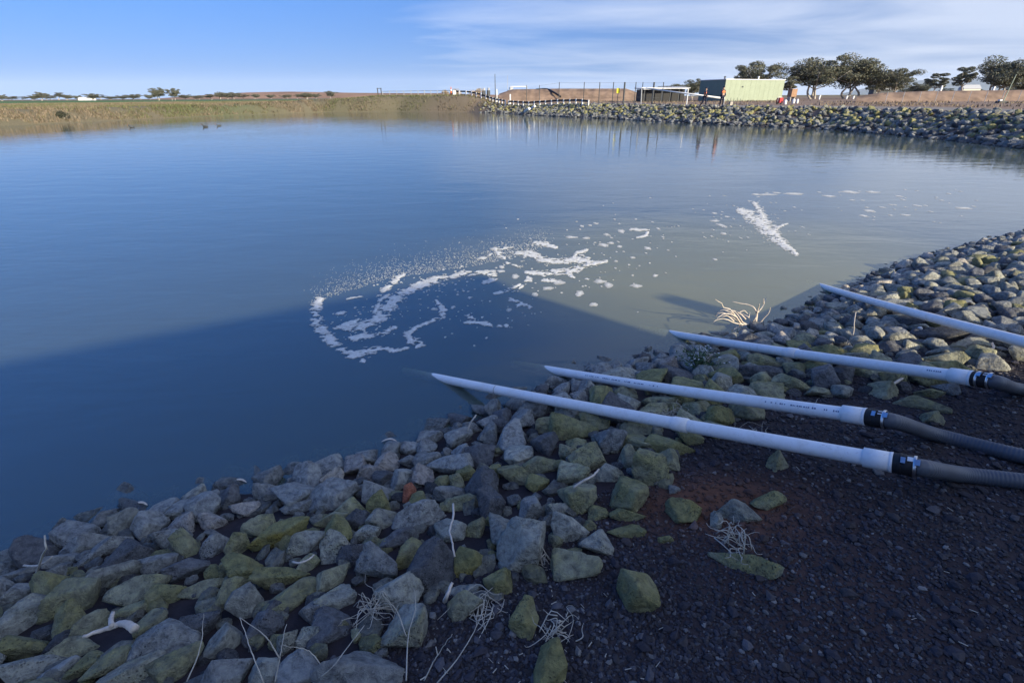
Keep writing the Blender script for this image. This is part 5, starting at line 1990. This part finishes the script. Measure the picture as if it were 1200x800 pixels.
# workers
MATS['navy'] = plain('navy_cloth', (.018, .022, .045), .85, .25, 8)
MATS['skin'] = plain('skin', (.45, .28, .20), .6, .08, 10)
MATS['boots'] = plain('boots', (.20, .14, .09), .7, .2, 10)


def skin_mesh(name, verts, edges, radii, m_, parent):
    me = bpy.data.meshes.new(name)
    me.from_pydata(verts, edges, [])
    o = link(name, me, m_, parent)
    md = o.modifiers.new('skin', 'SKIN')
    for i, r in enumerate(radii):
        me.skin_vertices[0].data[i].radius = (r, r) if not isinstance(r, tuple) else r
    me.skin_vertices[0].data[0].use_root = True
    md.use_smooth_shade = True
    sb = o.modifiers.new('sub', 'SUBSURF')
    sb.levels = sb.render_levels = 2
    return o


def worker(x, D, rz_, stride, label, bend=0.0):
    p = far_pt(x, D)
    root = empty('person', tuple(p), rz_, label, 'person', 'workers on the far bank')
    s_ = stride
    b = bend
    J = {'pel': (0, 0, .93), 'waist': (0, -b * .2, 1.10), 'chest': (0, -b * .5, 1.32), 'neck': (0, -b * .8, 1.48), 'head': (0, -b, 1.56), 'top': (0, -b, 1.70),
         'hl': (.10, 0, .90), 'hr': (-.10, 0, .90), 'kl': (.11, -s_ * .55, .50), 'kr': (-.11, s_ * .25, .49), 'al': (.11, -s_ * .6, .09), 'ar': (-.11, s_ * .9, .10 + abs(s_) * .1), 'tl': (.12, -s_ * .6 - .16, .03), 'tr': (-.12, s_ * .9 - .15, .04 + abs(s_) * .04),
         'sl': (.18, -b * .6, 1.42), 'sr': (-.18, -b * .6, 1.42), 'el': (.25, -b * .5 + .02, 1.14), 'er': (-.25, -b * .5 - .05, 1.15), 'wl': (.24, -b * .5 - .16, .95), 'wr': (-.20, -b * .5 - .24, 1.0), 'fl': (.23, -b * .5 - .22, .88), 'fr': (-.18, -b * .5 - .31, .96)}
    R = {'pel': .14, 'waist': .13, 'chest': .155, 'neck': .055, 'head': .085, 'top': .075, 'hl': .095, 'hr': .095, 'kl': .065, 'kr': .065, 'al': .045, 'ar': .045, 'tl': .035, 'tr': .035,
         'sl': .065, 'sr': .065, 'el': .045, 'er': .045, 'wl': .035, 'wr': .035, 'fl': .03, 'fr': .03}
    E = [('pel', 'waist'), ('waist', 'chest'), ('chest', 'neck'), ('neck', 'head'), ('head', 'top'), ('pel', 'hl'), ('pel', 'hr'), ('hl', 'kl'), ('hr', 'kr'), ('kl', 'al'), ('kr', 'ar'), ('al', 'tl'), ('ar', 'tr'),
         ('chest', 'sl'), ('chest', 'sr'), ('sl', 'el'), ('sr', 'er'), ('el', 'wl'), ('er', 'wr'), ('wl', 'fl'), ('wr', 'fr')]

    def sub(name, keys, grow_, m_):
        ks = [k for k in J if k in keys]
        ix = {k: i for i, k in enumerate(ks)}
        return skin_mesh(name, [J[k] for k in ks], [(ix[a], ix[c2]) for a, c2 in E if a in ix and c2 in ix], [R[k] + grow_ for k in ks], m_, root)
    sub('body', set(J), 0, MATS['skin'])
    sub('trousers', {'pel', 'hl', 'hr', 'kl', 'kr', 'al', 'ar'}, .022, MATS['navy'])
    sub('shirt', {'waist', 'chest', 'sl', 'sr', 'el', 'er', 'wl', 'wr'}, .016, MATS['navy'])
    sub('vest', {'waist', 'chest', 'sl', 'sr'}, .032, MATS['orange'])
    for a, t in (('al', 'tl'), ('ar', 'tr')):
        mb_ = MB()
        mb_.tube(np.array([J[a], (np.array(J[a]) + J[t]) / 2 - [0, 0, .01], J[t]]), [.065, .06, .045], 8)
        mb_.build('boot', MATS['boots'], root, True)
    hd = np.array(J['top'])
    V, F = ICO[2]
    Vh = V * [.115, .125, .085] + hd + [0, 0, .03]
    Vh[:, 2] = np.maximum(Vh[:, 2], hd[2] + .01)
    link('hard_hat' if bend else 'cap', mesh_np('cap', Vh, F), MATS['navy'], root)
    return root


worker(826, 56, math.radians(65), .34, 'worker in orange vest and navy trousers striding past the dark wall', .06)
worker(847, 56, math.radians(15), .12, 'worker in orange vest standing at the corner of the green wall', 0)

# things to the side of the building
MATS['red'] = plain('red_paint', (.50, .05, .05), .5, .15, 6)
p = far_pt(915, 61)
pu = empty('pump_cart', tuple(p), .5, 'small red pump cart with white frame beside the green building', 'pump')
MB().box((0, 0, .42), (.5, .45, .5)).build('engine', MATS['red'], pu)
for dx in (-.3, .3):
    mb = MB(); mb.tube(np.array([[dx, -.04, .16], [dx, .04, .16]]), .16, 12); mb.build('wheel', MATS['black_rubber'], pu)
mb = MB(); mb.tube(np.array([[-.32, 0, .16], [-.32, 0, .74], [.32, 0, .74], [.32, 0, .16]]), .025, 5); mb.build('frame', MATS['white_paint'], pu)
MATS['cratebrown'] = plain('plywood', (.34, .20, .12), .8, .2, 3)
p = far_pt(928, 82)
cr = empty('plywood_crate', tuple(p), .3, 'brown plywood crate on legs between green building and small gum', 'crate')
hh = z_at(928, 104, 82) - p[2]
MB().box((0, 0, hh * .68), (.95, .8, hh * .6)).build('box', MATS['cratebrown'], cr)
for dx in (-.38, .38):
    MB().box((dx, 0, hh * .19), (.12, .6, hh * .4)).build('leg', MATS['bark'], cr)
for x, lab in ((922, 'white plastic drum beside the red pump cart'), (931.5, 'white plastic drum lying apart on the far track'), (936, 'smaller white plastic drum beside the one lying apart')):
    p = far_pt(x, 60 + (x - 920) * .3)
    mb = MB()
    mb.tube(np.array([[0, 0, 0], [0, 0, .03], [0, 0, .38], [0, 0, .45], [0, 0, .5]]), np.array([.14, .17, .17, .12, .06]) * (1 if x < 934 else .8), 10)
    mb.build('drum', MATS['white_paint'], None, True, loc=tuple(p), label=lab, cat='drum')
# white tree guards
for x, y0, y1, lab in ((961, 101.5, 108, 'larger white sheet guard at the foot of the tall gums'), (993, 104, 111, 'white sheet guard against a pale gum trunk'), (1001, 105, 109, 'low white sheet guard under the widest gum')):
    D = 112
    p = far_pt(x, D)
    zt_ = (z_at(x, y0, D) - p[2]) * .34
    mb = MB()
    mb.tube(np.array([[0, 0, 0], [0, 0, zt_ * .5], [0.1, 0, zt_]]), [.15, .18, .15], 7, caps=False)
    mb.build('tree_guard', MATS['white_paint'], None, loc=tuple(p), label=lab, cat='tree guard')
# leaning pole on the far bank
p = far_pt(1179, 58)
tp = at_d(1191, 87.5, 58.6)
po = empty('leaning_pole', tuple(p), 0, 'pale green leaning pole on a dark weight before the dense gum', 'pole')
mb = MB(); mb.tube(np.array([[0, 0, .1], tp - p]), [.05, .035], 7); mb.build('pole', MATS['lightgreen'], po)
MB().box((-.15, 0, .12), (.9, .5, .24)).build('weight', MATS['dark_metal'], po)
MB().box((-.45, -.1, .3), (.25, .3, .14)).build('sandbag', MATS['white_paint'], po)
# thin posts of a wire fence on the red mound
for k, x in enumerate(np.linspace(1040, 1196, 9)):
    p = far_pt(x, 67)
    h = 1.2
    MB().tube(np.array([[0, 0, -.1], [0, 0, h]]), .03, 5).build('fence_post', MATS['grey_metal'], None, loc=tuple(p), label='thin grey fence post before the low red mound', cat='post', group='fence posts before the low red mound')


def farm(x0, x1, y_top, y_bot, D, wall, roofm, label):
    p = far_pt((x0 + x1) / 2, D)
    q0, q1 = at_d(x0, y_bot, D), at_d(x1, y_bot, D)
    w = q1[0] - q0[0]
    zt_ = z_at((x0 + x1) / 2, y_top, D) - p[2]
    r = empty('farm_shed', tuple(p), 0, label, 'shed')
    MB().box((0, 0, zt_ * .33 - .2), (w, w * .4, zt_ * .66 + .4)).build('wall', MATS[wall], r)
    V = np.array([[-w * .52, -w * .23, zt_ * .64], [w * .52, -w * .23, zt_ * .64], [w * .52, w * .23, zt_ * .64], [-w * .52, w * .23, zt_ * .64], [-w * .52, 0, zt_], [w * .52, 0, zt_]])
    mb_ = MB()
    mb_.add(V, [[0, 1, 5, 4], [2, 3, 4, 5], [0, 3, 2, 1]], [[0, 4, 3], [1, 2, 5]])
    mb_.build('roof', MATS[roofm], r)


MATS['cream'] = plain('cream_wall', (.66, .62, .50), .7, .06, 1)
farm(1020, 1043, 100.5, 107, 230, 'dark_metal', 'white_paint', 'farm shed with white roof behind the rounded gum')
farm(1124, 1144, 99.5, 106, 240, 'cream', 'grey_metal', 'cream farm shed with grey roof behind the slender gum')
farm(94, 110, 114, 119.5, 420, 'white_paint', 'white_paint', 'tiny white farmhouse in the distant western tree line')

# ducks
for x, y, lab in ((155, 149.6, 'lone dark duck swimming apart off the grassy shore'), (241, 149, 'bigger dark duck of the pair off the grassy shore'), (257, 147.8, 'smaller dark duck of the pair off the grassy shore')):
    g = at_z(x, y)
    du = empty('duck', (g[0], g[1], 0), RNG.uniform(0, 6.28), lab, 'duck')
    sc_ = 1.0 if x != 257 else .8
    mb = MB()
    mb.tube(np.array([[-.24, 0, .10], [-.18, 0, .07], [-.05, 0, .06], [.12, 0, .07], [.2, 0, .1], [.24, 0, .16], [.25, 0, .22], [.3, 0, .24], [.36, 0, .225]]) * sc_, np.array([.01, .06, .10, .10, .07, .045, .05, .04, .012]) * sc_, 10)
    mb.build('body', MATS['dark_metal'], du, True)
    mb = MB(); mb.tube(np.array([[.33, 0, .23], [.41, 0, .215]]) * sc_, [.018, .008], 6); mb.build('bill', MATS['orange'], du)

# ------------------------------------------------------------------ haze: the air over the plain
hz_m = bpy.data.materials.new('air')
hz_m.use_nodes = True
ht = hz_m.node_tree
ht.nodes.clear()
pv = N(ht, 'ShaderNodeVolumePrincipled')
pv.inputs['Color'].default_value = (.80, .88, 1.0, 1)
pv.inputs['Density'].default_value = 4.5e-5
ho = N(ht, 'ShaderNodeOutputMaterial')
ht.links.new(pv.outputs[0], ho.inputs['Volume'])
MB().box((0, 0, 197), (29000, 29000, 406)).build('haze', hz_m, None, kind='stuff', label='thin bluish haze in the air over the plain')
